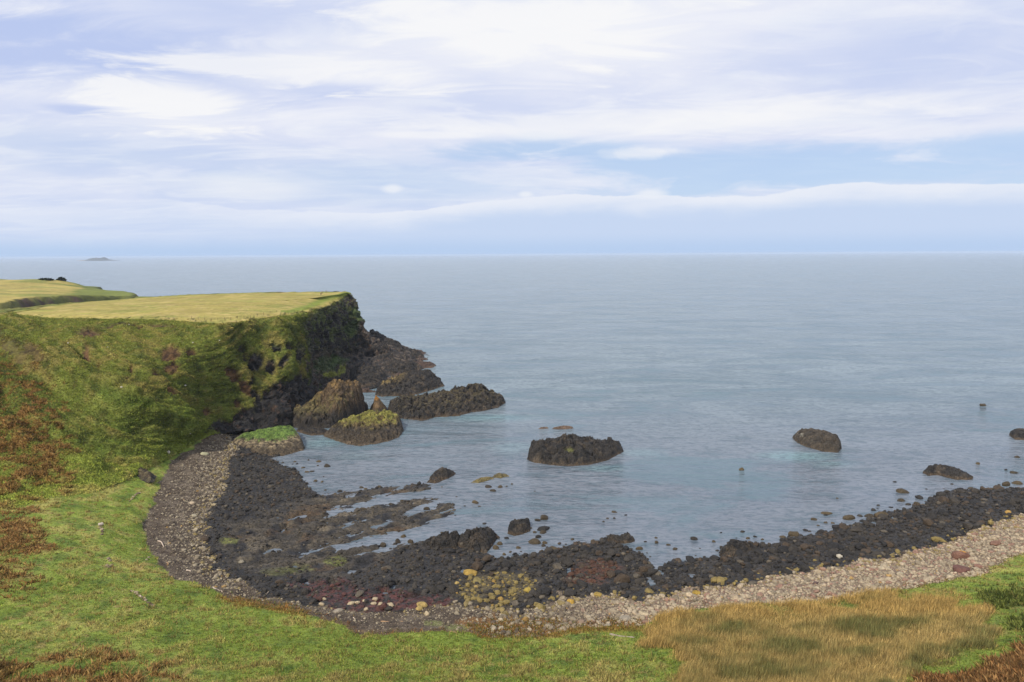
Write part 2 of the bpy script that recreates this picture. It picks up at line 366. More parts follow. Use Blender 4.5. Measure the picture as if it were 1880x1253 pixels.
def gidx(x, y):
    r = np.hypot(x, y); a = np.arctan2(x, y)
    i = np.clip(np.searchsorted(R_, r), 1, NR - 1); j = np.clip(np.round((a - A_[0]) / 0.0029).astype(int), 0, NC - 1)
    i = i - (np.abs(R_[i - 1] - r) < np.abs(R_[i] - r))
    return i * NC + j

# ------------------------------------------------------------------ headland and hillside: a lofted surface
def S(*a): return [P(*t) for t in a]
ST = [  # each station runs from the foot of the slope up to the edge of the field, then across the field
    S((-1100, 1100, 14), (-1100, 900, 26), (-1100, 780, 33), (-1100, 680, 40), (-1100, 610, 44)),
    S((-420, 990, 11), (-420, 870, 17), (-420, 750, 28), (-420, 650, 36), (-420, 590, 39)),
    S((-200, 970, 10.8), (-200, 860, 15.5), (-200, 755, 25), (-200, 650, 34), (-200, 583, 38)),
    S((0, 955, 9.4), (0, 850, 13.4), (0, 745, 22.6), (0, 640, 32.5), (0, 577, 36.8)),
    S((105, 925, 8.2), (102, 838, 12.8), (105, 738, 21.8), (100, 645, 31), (100, 584, 36.6)),
    S((225, 884, 6.5), (214, 818, 12.0), (207, 742, 20.3), (202, 655, 29.6), (200, 585.5, 36.5)),
    S((310, 842, 4.6), (308, 792, 10.5), (304, 722, 19.5), (300, 654, 28.6), (300, 588, 36.4)),
    S((385, 800, 3.6), (384, 762, 9), (388, 702, 18.5), (394, 642, 28.4), (400, 594, 36.2)),
    S((470, 791, 2.0), (466, 752, 7), (470, 692, 17), (476, 632, 27.4), (482, 584, 35.8)),
    S((535, 779, 1.0), (535, 737, 7.5), (540, 680, 16.5), (544, 620, 27), (545, 577, 35)),
    S((592, 722, 1.5), (594, 688, 4.5), (597, 648, 12.5), (600, 600, 24.5), (600, 562, 34.3)),
    S((690, 722, -0.3), (640, 663, 5), (646, 622, 14), (642, 577, 26.8), (622, 552, 34.8)),
    S((775, 684, -0.4), (735, 660, 3.6), (684, 628, 12), (657, 578, 26), (636, 542, 36.6)),
    [PY(800, 660, 418), PY(733, 640, 418), PY(667, 605, 419), PY(661, 579, 420), PY(641, 539.5, 421)],
    [np.array(p, float) for p in ((-60, 456, -2), (-80, 450, 4), (-100, 446, 13), (-105, 442, 24), (-106, 438, 37.6))],
    [np.array(p, float) for p in ((-120, 505, -2), (-124, 490, 8), (-128, 470, 20), (-130, 455, 30), tuple(P(480, 538, 38.0)))],
    [np.array(p, float) for p in ((-230, 500, -2), (-222, 485, 8), (-215, 465, 20), (-208, 445, 30), tuple(P(327, 542.8, 37.4)))],
    [np.array(p, float) for p in ((-300, 420, 2), (-285, 410, 10), (-270, 400, 20), (-255, 390, 30), tuple(P(200, 551.5, 37)))],
    [np.array(p, float) for p in ((-330, 370, 4), (-310, 362, 12), (-290, 354, 22), (-270, 346, 31), tuple(P(100, 561, 37)))],
    [np.array(p, float) for p in ((-360, 330, 6), (-335, 325, 14), (-305, 318, 24), (-275, 312, 32), tuple(P(20, 573, 36.9)))],
    [np.array(p, float) for p in ((-400, 320, 8), (-370, 315, 16), (-335, 308, 24), (-300, 300, 32), tuple(P(-60, 580.5, 37.3)))],
]
SPINE = [(-1080, 604, 43.5), (-380, 586, 38.6), (-190, 582, 38), (4, 576, 36.9), (104, 574, 37), (200, 569, 37.3), (300, 565, 37.5), (390, 561, 37.6), (455, 557, 37.6), (505, 554, 37.5), (540, 551, 37.3), (565, 548, 37.4), (585, 546, 37.6), (588, 545, 37.7), (575, 547.6, 37.2), (455, 558, 37.45), (330, 565, 37.2), (200, 570.5, 37.1), (104, 575.5, 36.8), (30, 577.2, 36.8), (-50, 581.5, 37.3)]
for st, sp in zip(ST, SPINE):
    e = st[-1]; q = P(*sp)
    st.append(e + (q - e) * 0.45 + np.array([0, 0, 0.1])); st.append(q)
CG = np.array(ST)                                            # (K, R, 3)
def pchip_t(Y):
    d = np.diff(Y, axis=0); m = np.zeros_like(Y)
    p = d[:-1] * d[1:]
    m[1:-1] = np.where(p > 0, 2 * p / (d[:-1] + d[1:] + np.where(p > 0, 0, 1)), 0) * 0.5 + 0.25 * np.where(p > 0, d[:-1] + d[1:], 0)
    m[0] = d[0]; m[-1] = d[-1]
    return m
def interp(Y, t):
    m = pchip_t(Y); i = np.clip(np.floor(t).astype(int), 0, len(Y) - 2); u = (t - i).reshape((-1,) + (1,) * (Y.ndim - 1))
    return (2 * u ** 3 - 3 * u ** 2 + 1) * Y[i] + (u ** 3 - 2 * u ** 2 + u) * m[i] + (-2 * u ** 3 + 3 * u ** 2) * Y[i + 1] + (u ** 3 - u ** 2) * m[i + 1]
def params(n, spans): 
    return np.concatenate([i + np.arange(k) / k for i, k in enumerate(spans)] + [[n - 1.0]])
step = [3.0, 3.0, 1.2, 0.6, 0.55, 0.55, 0.55, 0.5, 0.45, 0.45, 0.5, 0.5, 0.55, 1.2, 4, 4, 4, 4, 4, 4]
tk = params(len(CG), [max(2, int(np.linalg.norm(CG[i + 1] - CG[i], axis=1)[:5].mean() / step[i])) for i in range(len(CG) - 1)])
tr = params(7, [42, 42, 44, 44, 12, 16])
L1 = interp(CG, tk)                                          # (nk, R, 3)
LV = np.swapaxes(interp(np.swapaxes(L1, 0, 1), tr), 0, 1)    # (nk, nr, 3)
LN = grid_normals(LV)
nk, nr = LV.shape[:2]
TK = np.repeat(tk[:, None], nr, 1); TR = np.repeat(tr[None], nk, 0)
lx, ly = proj(LV.reshape(-1, 3)); lx = lx.reshape(nk, nr); ly = ly.reshape(nk, nr)
X, Y_, Z = LV[..., 0], LV[..., 1], LV[..., 2]
vis = (TK < 13.6)
q1, q2, q3 = fbm(X / 16, Y_ / 16, Z / 16), fbm(X / 5 + 9, Y_ / 5, Z / 5), fbm(X / 1.8, Y_ / 1.8 + 4, Z / 1.8, o=3)
sl_ = TK * 5 + TR * (2.0 + 4.5 * sst(8.5, 6.5, TK)); qs = fbm(sl_, TR * 0.7 - TK * 0.3 + 3, o=4)              # streaks running down the slope
def ell(cx, cy, rx, ry, ang=0.0, nz=0.35):
    c, s = math.cos(ang), math.sin(ang)
    dx, dy = lx - cx, ly - cy
    return sst(1.25, 0.75, np.hypot((dx * c + dy * s) / rx, (-dx * s + dy * c) / ry) + nz * q3) * vis
rockp = [(556, 592), (600, 562), (622, 551), (636, 541), (652, 540), (690, 600), (790, 640), (820, 670), (790, 690), (690, 735), (592, 725), (560, 700), (568, 650), (560, 620)]
lowp = [(372, 790), (392, 768), (415, 772), (445, 752), (468, 742), (492, 715), (510, 700), (540, 690), (562, 690), (600, 730), (540, 795), (480, 800), (418, 800)]
fl = lambda p: poly_sd(lx.ravel(), ly.ravel(), np.array(p, float)).reshape(nk, nr)
rk1, rk2 = sst(-9, 9, fl(rockp) + 14 * q2 + 10 * q3), sst(-6, 6, fl(lowp) + 9 * q2 + 7 * q3)
rock = np.maximum(np.maximum(rk1, rk2), np.maximum.reduce([ell(447, 640, 10, 8), ell(450, 655, 7, 10), ell(470, 665, 14, 18, 0.3), ell(498, 672, 10, 12), ell(528, 640, 10, 7), ell(505, 640, 12, 5, 0.5, 0.6), ell(520, 665, 6, 14, 0.4, 0.6), ell(548, 650, 9, 20, 0.1, 0.6), ell(462, 700, 8, 8), ell(470, 728, 6, 14, -0.5, 0.5)]))
rock = np.where(vis, rock, sst(0.2, 0.5, 1 - LN[..., 2])); rock = np.where((TK > 12.6) & (TK < 15), 1.0, rock) * (TR < 4.03)
soil = 0.9 * np.maximum.reduce([ell(163, 613, 20, 9, 0, 0.4), ell(157, 650, 7, 15, 0.2), ell(171, 667, 12, 3), ell(312, 654, 17, 13), ell(314, 678, 13, 10, 0, 0.6), ell(349, 648, 12, 6), ell(425, 688, 17, 9, 0.75), ell(450, 715, 20, 8, 0.85, 0.3), ell(240, 683, 4, 8), ell(281, 692, 9, 5, 0.6, 0.6), ell(228, 705, 5, 7, 0.5, 0.2), ell(232, 728, 8, 5, 0.7), ell(305, 726, 10, 3, 0.5), ell(378, 757, 8, 8), ell(435, 742, 6, 8), ell(410, 790, 6, 4),
                          0.9 * ell(210, 600, 22, 3, -0.1, 0.7), 0.9 * ell(245, 597, 14, 3, 0.2, 0.7), 0.9 * ell(295, 598, 25, 2.5, 0.1, 0.7), 0.7 * ell(60, 660, 22, 9, 0.7, 0.8), 0.5 * ell(30, 655, 40, 8, 0.6, 0.9)]) * (1 - rock)
brak = np.clip(sst(-20, 25, fl([(-500, 660), (0, 670), (60, 700), (110, 760), (130, 830), (110, 880), (40, 905), (-500, 920)]) + 40 * q2 + 25 * q3), 0, 1) * vis
field = sst(3.96, 4.04, TR + 0.05 * q3 + 0.05 * q2)
# colours
lc = np.tile(lin(98, 110, 46), (nk, nr, 1))
lc = mixc(lc, lin(122, 118, 62), sst(-0.1, 0.5, 0.5 * q2 + 0.5 * q1 + 0.6 * qs)); lc = mixc(lc, lin(66, 78, 36), 0.85 * sst(0.0, 0.5, -0.5 * q2 + 0.3 * q1 - 0.7 * qs)); lc = mixc(lc, lin(100, 88, 50), 0.35 * sst(0.1, 0.6, q3)); lc = mixc(lc, lin(56, 66, 32), 0.4 * sst(0.15, 0.6, -q3))
base_g = mixc(np.tile(GREEN, (nk, nr, 1)), STRAW, 0.6 * sst(-0.1, 0.5, q2)); lc = mixc(lc, base_g, sst(1.15, 0.2, TR + 0.3 * q2))
bright = np.maximum(sst(60, 0, np.abs(ly - (760 + 0.18 * (lx - 150))) - 8) * sst(40, 120, lx) * sst(420, 330, lx), ell(250, 800, 130, 40))
lc = mixc(lc, lin(92, 114, 46), 0.7 * bright * sst(-0.4, 0.3, q2)); lc = mixc(lc, lin(92, 116, 32), 0.8 * ell(105, 585, 1, 1))
lc = mixc(lc, lin(128, 96, 60), 0.65 * brak * sst(-0.2, 0.3, q3 + 0.5 * q2))
lc = mixc(lc, lin(84, 58, 42), 0.95 * soil); lc = mixc(lc, lin(46, 34, 28), 0.8 * soil * sst(0.0, 0.4, -q3))
rc = np.tile(lin(58, 53, 48), (nk, nr, 1))
rc = mixc(rc, lin(92, 82, 72), sst(0.0, 0.45, q2) * rk1); rc = mixc(rc, lin(34, 32, 32), sst(0.0, 0.4, -q3)); rc = mixc(rc, lin(36, 34, 34), 0.85 * rk2); rc = mixc(rc, lin(86, 62, 46), 0.5 * sst(0.2, 0.6, q3))
gtuft = sst(0.1, 0.42, q2 * 0.8 + q3 * 0.5 + 0.10) * sst(655, 625, ly) * np.where(vis, 1, 0) * np.maximum(sst(662, 650, lx), sst(600, 585, ly) * 0.7)
rc = mixc(rc, lin(78, 88, 36), 0.8 * gtuft)
for e in (ell(600, 668, 26, 16, -0.3), ell(648, 600, 9, 16, 0.2), ell(656, 577, 7, 14, -0.5), ell(625, 662, 16, 8)): rc = mixc(rc, lin(72, 92, 38), 0.55 * e)
rc = mixc(rc, lin(126, 130, 46), 0.85 * np.maximum(ell(608, 688, 18, 6, -0.1, 0.5), ell(628, 680, 7, 9, 0.2, 0.5)))
rc = mixc(rc, lin(84, 62, 50), 0.5 * sst(1.4, 0.4, Z) * (lx > 660))
lc = lc * np.array([1.20, 1.10, 1.15]) * (1 - rock[..., None]) + rc * rock[..., None]
fc = np.tile(lin(156, 142, 76), (nk, nr, 1))
fq = fbm(X / 30, Y_ / 12 + 3)
fc = mixc(fc, lin(142, 140, 68), 0.9 * sst(-0.1, 0.5, fq)); fc = mixc(fc, lin(128, 122, 62), 0.55 * sst(0.1, 0.5, q3 + 0.5 * fq)); fc = mixc(fc, lin(168, 150, 90), sst(0.0, 0.5, q2))
strip = sst(1.1, 0.2, np.abs(ly - np.interp(lx, [530, 560, 590, 605, 640], [572, 566, 553, 545, 538])) / np.interp(lx, [520, 560, 600, 640], [3, 7, 10, 9])) * (lx > 515) * vis
fc = mixc(fc, lin(112, 126, 46), 0.85 * strip)
fc = mixc(fc, lin(112, 118, 50), 0.8 * sst(4.25, 4.05, TR) * (~vis))
lc = lc * (1 - field[..., None]) + fc * field[..., None]
# relief
edge_fade = sst(0.0, 0.15, 4.0 - TR) + 0.0
hollow = fbm(X / 22 + 2, Y_ / 22, Z / 40, o=2)
gull = ridged((X * 0.8 + Y_ * 0.5) / 13, (Y_ * 0.5 - X * 0.2) / 60, o=2)
terr = (Z / 1.7 + 0.9 * q2 + 0.5 * q1) % 1.0
amp_g = (0.42 * sst(0.0, 0.75, terr) * sst(1.0, 0.8, terr) + 0.8 * hollow + 1.1 * (gull - 0.35) + 0.2 * q2 + 0.2 * np.abs(q3) + 0.9 * qs * (0.35 + 0.65 * sst(8.0, 5.5, TK))) * sst(0.0, 0.6, TR) * sst(4.0, 3.4, TR)
ck, rk_ = cells((X * 0.5 - Y_ * 0.9) / 2.2, Z / 4.2 + 0.3 * q2); ck2, rk2_ = cells((X * 0.5 - Y_ * 0.9) / 0.9 + 7, Z / 1.3)
crag_d = 4.2 * (ridged(X / 11, Y_ / 11, Z / 16) - 0.78) + 2.6 * (rk_ - 0.5) + 1.0 * (rk2_ - 0.5) + 0.6 * q3
flat_rock = sst(1.6, 1.0, TR); _, kk2 = cells(X / 3.4, Y_ / 3.4); _, kk3 = cells(X / 1.2, Y_ / 1.2)
crag_d = mix(crag_d, 2.4 * (ridged(X / 7, Y_ / 7, Z / 4) - 0.62) + 1.3 * (kk2 - 0.5) + 0.7 * (kk3 - 0.5), flat_rock)
fold = 0
for k_, w_, line in [(2.6, 20, [(-60, 590), (0, 628), (120, 690), (268, 761), (385, 800)]), (-1.8, 14, [(-40, 630), (30, 668), (90, 706), (170, 752), (250, 790)]), (1.8, 14, [(20, 592), (100, 640), (160, 690), (225, 745), (300, 790)]), (-1.4, 12, [(80, 600), (140, 640), (190, 690), (250, 740), (320, 785)]),
                     (0.9, 16, [(395, 600), (425, 650), (452, 700), (475, 745)]), (-0.5, 15, [(345, 620), (360, 680), (385, 740), (395, 775)]), (-0.8, 12, [(440, 600), (462, 640), (480, 690)]), (1.6, 14, [(500, 585), (520, 630), (530, 680)]), (1.2, 12, [(220, 600), (250, 650), (285, 700), (330, 760)]), (-1.2, 16, [(0, 720), (60, 790), (150, 830), (240, 850)]), (1.5, 18, [(0, 780), (80, 830), (170, 860)])]:
    dd = poly_sd(lx.ravel(), ly.ravel(), np.array(line, float), closed=False).reshape(nk, nr)
    fold = fold + 1.3 * k_ * np.exp(-(dd / w_) ** 2) * (1 + 0.25 * q2)
amp_g = amp_g + fold * vis * sst(0.1, 0.7, TR) * sst(4.0, 3.6, TR)
disp = amp_g * (1 - 0.6 * rock) + crag_d * rock * sst(4.0, 3.75, TR) + 0.25 * (rock * sst(3.7, 4.0, TR)) * (rk2_ - 0.5)
disp = disp - 0.8 * soil
LV = LV + LN * disp[..., None]
rim = sst(0.9, 0.0, np.abs(TR - 4.0))
LV[..., 0] += rim * 1.6 * (q2 + 0.5 * q3); LV[..., 1] += rim * 2.2 * (fbm(X / 7 + 20, Y_ / 7) + 0.4 * q3); LV[..., 2] += rim * 0.35 * (q3 + 0.5 * q2)
LV[..., 2] += field * (0.12 * q2 + 0.25 * fbm(X / 40, Y_ / 40, o=2))
LF = grid_faces(nk, nr); LVf = LV.reshape(-1, 3); lcf = lc.reshape(-1, 3)
fr = field.ravel()[LF].mean(1) > 0.5; rr = rock.ravel()[LF].mean(1) > 0.5
for nm, fm, mt in (('clifftop_field', fr, M_FIELD), ('grassy_hill', ~fr & ~rr, M_SLOPE), ('cliff_terrain', ~fr & rr, M_ROCK)):
    o = link(nm, make_mesh(nm, *submesh(LVf, LF, lcf, fm), smooth=nm != 'cliff_terrain'), mt); tag(o, kind='structure')

# ------------------------------------------------------------------ the far headland
fx, fy = np.meshgrid(np.arange(-820, -215, 2.6), np.arange(395, 930, 2.6)); fx = fx.ravel(); fy = fy.ravel()
fp = [P(0, 560, 31), P(0, 554.5, 33), P(32, 553, 33), P(72, 547.5, 33), P(112, 545, 32.5), P(150, 544.4, 32), P(190, 544.2, 31), P(223, 544, 30), P(287, 545.5, 30), P(-150, 556, 35), P(-150, 545, 37), P(30, 545, 33), P(100, 541, 33), P(170, 541, 30.5), P(215, 541.5, 29),
      PY(0, 516, 690), PY(30, 514, 700), PY(64, 512.6, 710), PY(90, 513.6, 712), PY(118, 516, 712), PY(140, 520.5, 712), PY(152, 526, 712), PY(165, 531.5, 712), PY(190, 533, 712), PY(226, 537, 712), PY(-150, 512, 690), PY(0, 528, 590), PY(60, 530, 590), PY(100, 531, 590), PY(140, 534, 590), PY(170, 538, 590), PY(-150, 528, 600), PY(64, 516, 780), PY(-150, 513, 800), PY(100, 525, 800), PY(170, 540, 780), PY(0, 522, 900), PY(-150, 518, 900)]
fpoly = [P(-400, 562, 31), P(0, 559, 31), P(60, 552, 31), P(112, 547, 31), P(223, 545.5, 29), P(287, 546.5, 29), P(296, 546, 27), np.array((-262, 505, 0)), np.array((-300, 560, 0)), np.array((-345, 640, 0)), PY(226, 540, 690), PY(228, 540, 725), np.array((-470, 760, 0)), np.array((-520, 900, 0)), np.array((-900, 980, 0)), np.array((-900, 400, 0))]
fsd = poly_sd(fx, fy, np.array([p[:2] for p in fpoly])) + 5 * fbm(fx / 25, fy / 25)
fz_ = rbf([tuple(p) for p in fp])(fx, fy) + 0.6 * fbm(fx / 30, fy / 30)
fz2 = mix(-3.0, fz_, sst(-13, 0.5, fsd + 2.0 * fbm(fx / 7, fy / 7)))
fn = grid_normals(np.stack([fx, fy, fz2], 1).reshape(len(np.arange(395, 930, 2.6)), -1, 3)).reshape(-1, 3)
FV = np.stack([fx, fy, fz2], 1); hx, hy = proj(FV)
fcol = np.tile(lin(164, 148, 82), (len(FV), 1)); m1, m2 = fbm(fx / 40, fy / 40), fbm(fx / 12, fy / 12)
fcol = mixc(fcol, lin(128, 128, 64), sst(-0.1, 0.4, m1)); fcol = mixc(fcol, lin(108, 118, 52), 0.9 * sst(0.1, 0.5, m1 + 0.02 * (hx - 120)))
fcol = mixc(fcol, lin(104, 112, 56), 0.8 * sst(700, 712, fy))
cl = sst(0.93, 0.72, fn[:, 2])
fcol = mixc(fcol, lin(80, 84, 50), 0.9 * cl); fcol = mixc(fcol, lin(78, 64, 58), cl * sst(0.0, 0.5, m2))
hf = grid_faces(len(np.arange(395, 930, 2.6)), len(np.arange(-820, -215, 2.6)))
o = link('far_headland_terrain', make_mesh('far_headland_terrain', *submesh(FV, hf, fcol, FV[hf][:, :, 2].max(1) > -2.5)), M_FAR); tag(o, kind='structure')

# ------------------------------------------------------------------ lookups on the built ground
BV = BVHTree.FromPolygons(np.vstack([V, LVf]).tolist(), np.vstack([FACES, LF + len(V)]).tolist())
BF = BVHTree.FromPolygons(FV.tolist(), hf.tolist())
def hit(px, py, far=False):
    h = (BF if far else BV).ray_cast(Vector((0, 0, CAMZ)), Vector(ray(px, py)))[0]
    return np.array(h) if h is not None else P(px, py, 2.0)
def drop(x, y):
    h = BV.ray_cast(Vector((x, y, 100)), Vector((0, 0, -1)))[0]
    return h.z if h is not None else 0.0
exec_later = []

# ------------------------------------------------------------------ the sea
def sea_mat():
    m, nt, out = new_mat('sea_water')
    pos = nt.n('ShaderNodeNewGeometry').outputs['Position']
    def mp(rot, sx, sy): return nt.n('ShaderNodeMapping', ins={'Vector': pos, 'Rotation': (0, 0, rot), 'Scale': (sx, sy, 1)}).outputs[0]
    w1 = nt.noise(mp(0.25, 0.10, 0.26), 1.0, 5.0, 0.62, 0.4)
    w2 = nt.noise(mp(-0.1, 0.42, 0.95), 1.0, 4.0, 0.6, 0.3)
    w3 = nt.noise(mp(0.12, 0.013, 0.030), 1.0, 5.0, 0.65, 1.6)
    streak = nt.rng(w3, 0.40, 0.62)
    swell = nt.noise(mp(0.06, 0.014, 0.05), 1.0, 2.0, 0.5, 0.6)
    calm = nt.noise(mp(0.5, 0.012, 0.02), 1.0, 3.0, 0.5, 1.0)
    h = nt.m('ADD', nt.m('MULTIPLY', w1, 1.5), nt.m('MULTIPLY', w2, 0.55))
    h = nt.m('MULTIPLY', h, nt.rng(calm, 0.35, 0.65, 0.55, 1.15))
    h = nt.m('ADD', h, nt.m('MULTIPLY', swell, 3.0))
    b = nt.n('ShaderNodeBump', ins={'Strength': 1.0, 'Distance': 0.9, 'Height': h})
    # shallow sand under the water shows as turquoise; nearer water is tinted grey-violet
    shallow = None
    for px, py, rx, ry, k in [(1465, 838, 95, 14, 1.0), (1530, 852, 60, 9, .6), (900, 768, 120, 10, .75), (940, 822, 60, 14, .5), (1110, 860, 70, 9, .7), (1180, 832, 60, 12, .5), (600, 812, 60, 16, .75), (650, 838, 60, 10, .35), (1250, 905, 60, 9, .0), (1330, 985, 80, 12, .0)]:
        if k == 0: continue
        c = P(px, py, 0); ax = rx * c[1] / F; ay = abs(P(px, py + ry, 0)[1] - c[1])
        q = nt.vm('LENGTH', nt.vm('MULTIPLY', nt.vm('SUBTRACT', pos, tuple(c)), (1 / ax, 1 / ay, 0)))
        q = nt.m('ADD', q, nt.m('MULTIPLY_ADD', w1, 0.9, -0.45))
        s = nt.m('MULTIPLY', nt.rng(q, 1.15, 0.15), k)
        shallow = s if shallow is None else nt.m('MAXIMUM', shallow, s)
    y = nt.n('ShaderNodeSeparateXYZ', ins={0: pos}).outputs[1]
    near = nt.rng(y, 330, 170)
    c = nt.mix(streak, (0.130, 0.180, 0.202), (0.212, 0.268, 0.292))
    c = nt.mix(nt.m('MULTIPLY', near, 0.75), c, (0.178, 0.190, 0.228))
    c = nt.mix(nt.m('MULTIPLY', shallow, 0.48), c, (0.20, 0.40, 0.40))
    c = nt.mix(nt.m('MULTIPLY', nt.rng(w2, 0.54, 0.38), 0.6), c, (0.070, 0.110, 0.140))  # ripple sides that reflect less sky are darkened in the water colour
    c = nt.mix(nt.m('MULTIPLY', nt.rng(w1, 0.49, 0.34), 0.62), c, (0.075, 0.115, 0.14))  # the longer ripples get the same darkening in the colour
    c = nt.mix(nt.m('MULTIPLY', nt.rng(w3, 0.48, 0.34), 0.65), c, (0.10, 0.17, 0.20))
    foam = nt.m('MULTIPLY', nt.rng(w1, 0.70, 0.74), nt.rng(nt.noise(mp(0.05, 0.006, 0.014), 1.0, 2.0), 0.58, 0.66))
    c = nt.mix(foam, c, (0.75, 0.78, 0.8))
    bs = nt.n('ShaderNodeBsdfPrincipled', ins={'Base Color': c, 'Roughness': nt.rng(streak, 0, 1, 0.16, 0.24), 'IOR': 1.33, 'Normal': b.outputs[0]})
    nt.t.links.new(bs.outputs[0], out.inputs[0])
    return m
ang = np.linspace(0, 2 * math.pi, 96, endpoint=False)
rad = [30, 60, 120, 200, 300, 450, 700, 1200, 2500, 6000, 15000, 40000, 60000]
sv = [(0, 0, 0)] + [(r * math.cos(a), r * math.sin(a), 0) for r in rad for a in ang]
sf = [(1 + k * 96 + i, 1 + k * 96 + (i + 1) % 96, 1 + (k + 1) * 96 + (i + 1) % 96, 1 + (k + 1) * 96 + i) for k in range(len(rad) - 1) for i in range(96)]
sf = [tuple(reversed(q)) for q in sf]
me = make_mesh('sea', np.array(sv), np.array(sf), smooth=False); me.flip_normals() if me.polygons[5].normal.z < 0 else None
tag(link('sea', me, sea_mat()), kind='structure')

# ------------------------------------------------------------------ rocks standing in the sea
def crag(name, front, back, ridge, label, cat='sea rock', group=None, zb=0.0, amp=0.55, cell=1.0, steep=0.55, colfn=None, res=None, zedge=-0.35, mat=None, top=None):
    ring = [P(a, b, zb) for a, b in front] + [P(a, b, zb) for a, b in back]
    ring = densify(ring, 0.8, True)
    rp = np.array([RP(a, b, c, zb) for a, b, c in ridge])
    rd = densify(rp, 0.8) if len(rp) > 1 else rp
    pts = [(p[0], p[1], zb + zedge) for p in ring[::max(1, len(ring) // 130)]] + [tuple(p) for p in rd]
    for p in ring[::max(3, len(ring) // 40)]:                                     # steep sides: carry the height out towards the rim
        k = np.argmin(np.hypot(rd[:, 0] - p[0], rd[:, 1] - p[1])); r = rd[k]
        for t, h in ((0.22, steep), (0.55, 0.5 + 0.5 * steep)):
            q = p + (r - p) * t; pts.append((q[0], q[1], zb + (r[2] - zb) * h))
    pts = np.array(pts)
    if len(pts) > 420: pts = pts[np.random.default_rng(1).permutation(len(pts))[:420]]
    z_ = rbf(pts, 0.01)
    lo, hi = ring.min(0) - 1.2, ring.max(0) + 1.2
    res = res or max(0.16, min(0.45, (hi - lo)[:2].max() / 70))
    gx, gy = np.arange(lo[0], hi[0] + res, res), np.arange(lo[1], hi[1] + res, res)
    x, y = np.meshgrid(gx, gy); shp = x.shape; x = x.ravel(); y = y.ravel()
    n3 = fbm(x / 1.7, y / 1.7, o=3)
    sd = poly_sd(x, y, ring) + 0.35 * cell * n3
    hmax = max(rp[:, 2].max() - zb, 0.3)
    z = z_(x, y)
    d1, q1_ = cells(x / cell, y / cell); d2, q2_ = cells(x / cell * 2.3 + 5, y / cell * 2.3)
    body = sst(0.0, 1.2, sd)
    rg = ridged(x / (cell * 4.5) + 3, y / (cell * 4.5), o=3) - 0.5
    z = z + amp * body * (1.5 * (q1_ - 0.42) + 0.5 * (0.5 - d1) + 0.7 * (q2_ - 0.5) + 0.4 * n3 + 1.5 * rg)
    z = np.where(sd < 0, zb - 0.4 + np.maximum(sd, -1) * 0.8, np.maximum(z, zb - 0.3 + np.minimum(sd, 0.5)))
    Vv = np.stack([x, y, z], 1)
    g = grid_normals(Vv.reshape(shp + (3,))).reshape(-1, 3)
    Vv[:, 0] += amp * 0.6 * body * fbm(x / 1.3, z / 1.3, y / 1.3, o=2); Vv[:, 1] += amp * 0.6 * body * fbm(z / 1.3 + 7, y / 1.3, x / 1.3, o=2)
    hz = (z - zb)
    c = np.tile(lin(50, 46, 42), (len(x), 1)); c = mixc(c, lin(32, 31, 31), sst(0, 0.4, -n3)); c = mixc(c, lin(78, 68, 56), 0.7 * sst(0.1, 0.5, fbm(x / 3, y / 3 + 8)))
    c = mixc(c, lin(78, 64, 48), 0.8 * sst(0.75, 0.25, hz + 0.2 * n3) * sst(-0.2, 0.1, hz))
    if colfn is not None: c = colfn(c, x, y, hz, g, n3, hmax)
    fc_ = grid_faces(*shp); km = sd[fc_].max(1) > -0.6
    v2, f2, c2_ = submesh(Vv, fc_, c, km)
    base = np.array([ring[:, 0].mean(), ring[:, 1].mean(), zb])
    o = link(name, make_mesh(name, v2 - base, f2, c2_, smooth=False), mat or M_ROCK, loc=base)
    return tag(o, label, cat, group)
def lich(tint, k=0.8, nlo=0.55, hlo=0.45):
    return lambda c, x, y, hz, g, n, hm: mixc(c, tint, k * sst(nlo, nlo + 0.3, g[:, 2]) * sst(hlo - 0.15, hlo + 0.15, hz / hm + 0.25 * n))
def ochre_stack(c, x, y, hz, g, n, hm):
    c = mixc(c, lin(94, 76, 54), 0.75 * sst(0.12, 0.35, hz / hm + 0.1 * n)); c = mixc(c, lin(128, 102, 54), 0.6 * sst(0.5, 0.8, g[:, 2]) * sst(0.3, 0.6, hz / hm))
    c = mixc(c, lin(94, 94, 52), 0.4 * sst(0.35, 0.7, g[:, 2] + 0.5 * n) * sst(0.2, 0.3, hz / hm) * sst(0.75, 0.6, hz / hm))
    return mixc(c, lin(44, 40, 36), 0.8 * sst(0.42, 0.2, hz / hm + 0.15 * n))  # dark foot: weed band, with shade under the stack added to its colour
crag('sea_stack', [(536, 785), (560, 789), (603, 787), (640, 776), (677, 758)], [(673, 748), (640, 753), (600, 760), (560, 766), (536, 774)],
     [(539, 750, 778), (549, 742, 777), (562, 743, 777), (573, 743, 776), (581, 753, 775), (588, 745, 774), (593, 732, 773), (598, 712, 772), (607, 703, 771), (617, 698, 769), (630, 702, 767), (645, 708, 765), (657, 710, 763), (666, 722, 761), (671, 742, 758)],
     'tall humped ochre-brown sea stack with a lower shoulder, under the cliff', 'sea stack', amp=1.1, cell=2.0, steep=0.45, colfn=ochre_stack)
crag('rock_pinnacle', [(677, 757), (690, 761), (714, 757)], [(711, 751), (692, 749), (679, 751)], [(684, 745, 755), (688, 731, 755), (690, 725, 755), (695, 732, 755), (704, 744, 755)],
     'small pointed pinnacle tipped with orange lichen beside the humped stack', 'sea stack', amp=0.25, cell=0.8, steep=0.42, colfn=lambda c, x, y, hz, g, n, hm: mixc(mixc(c, lin(108, 86, 56), 0.7 * sst(0.1, 0.4, hz / hm)), lin(176, 118, 34), 0.8 * sst(0.65, 0.85, hz / hm)))
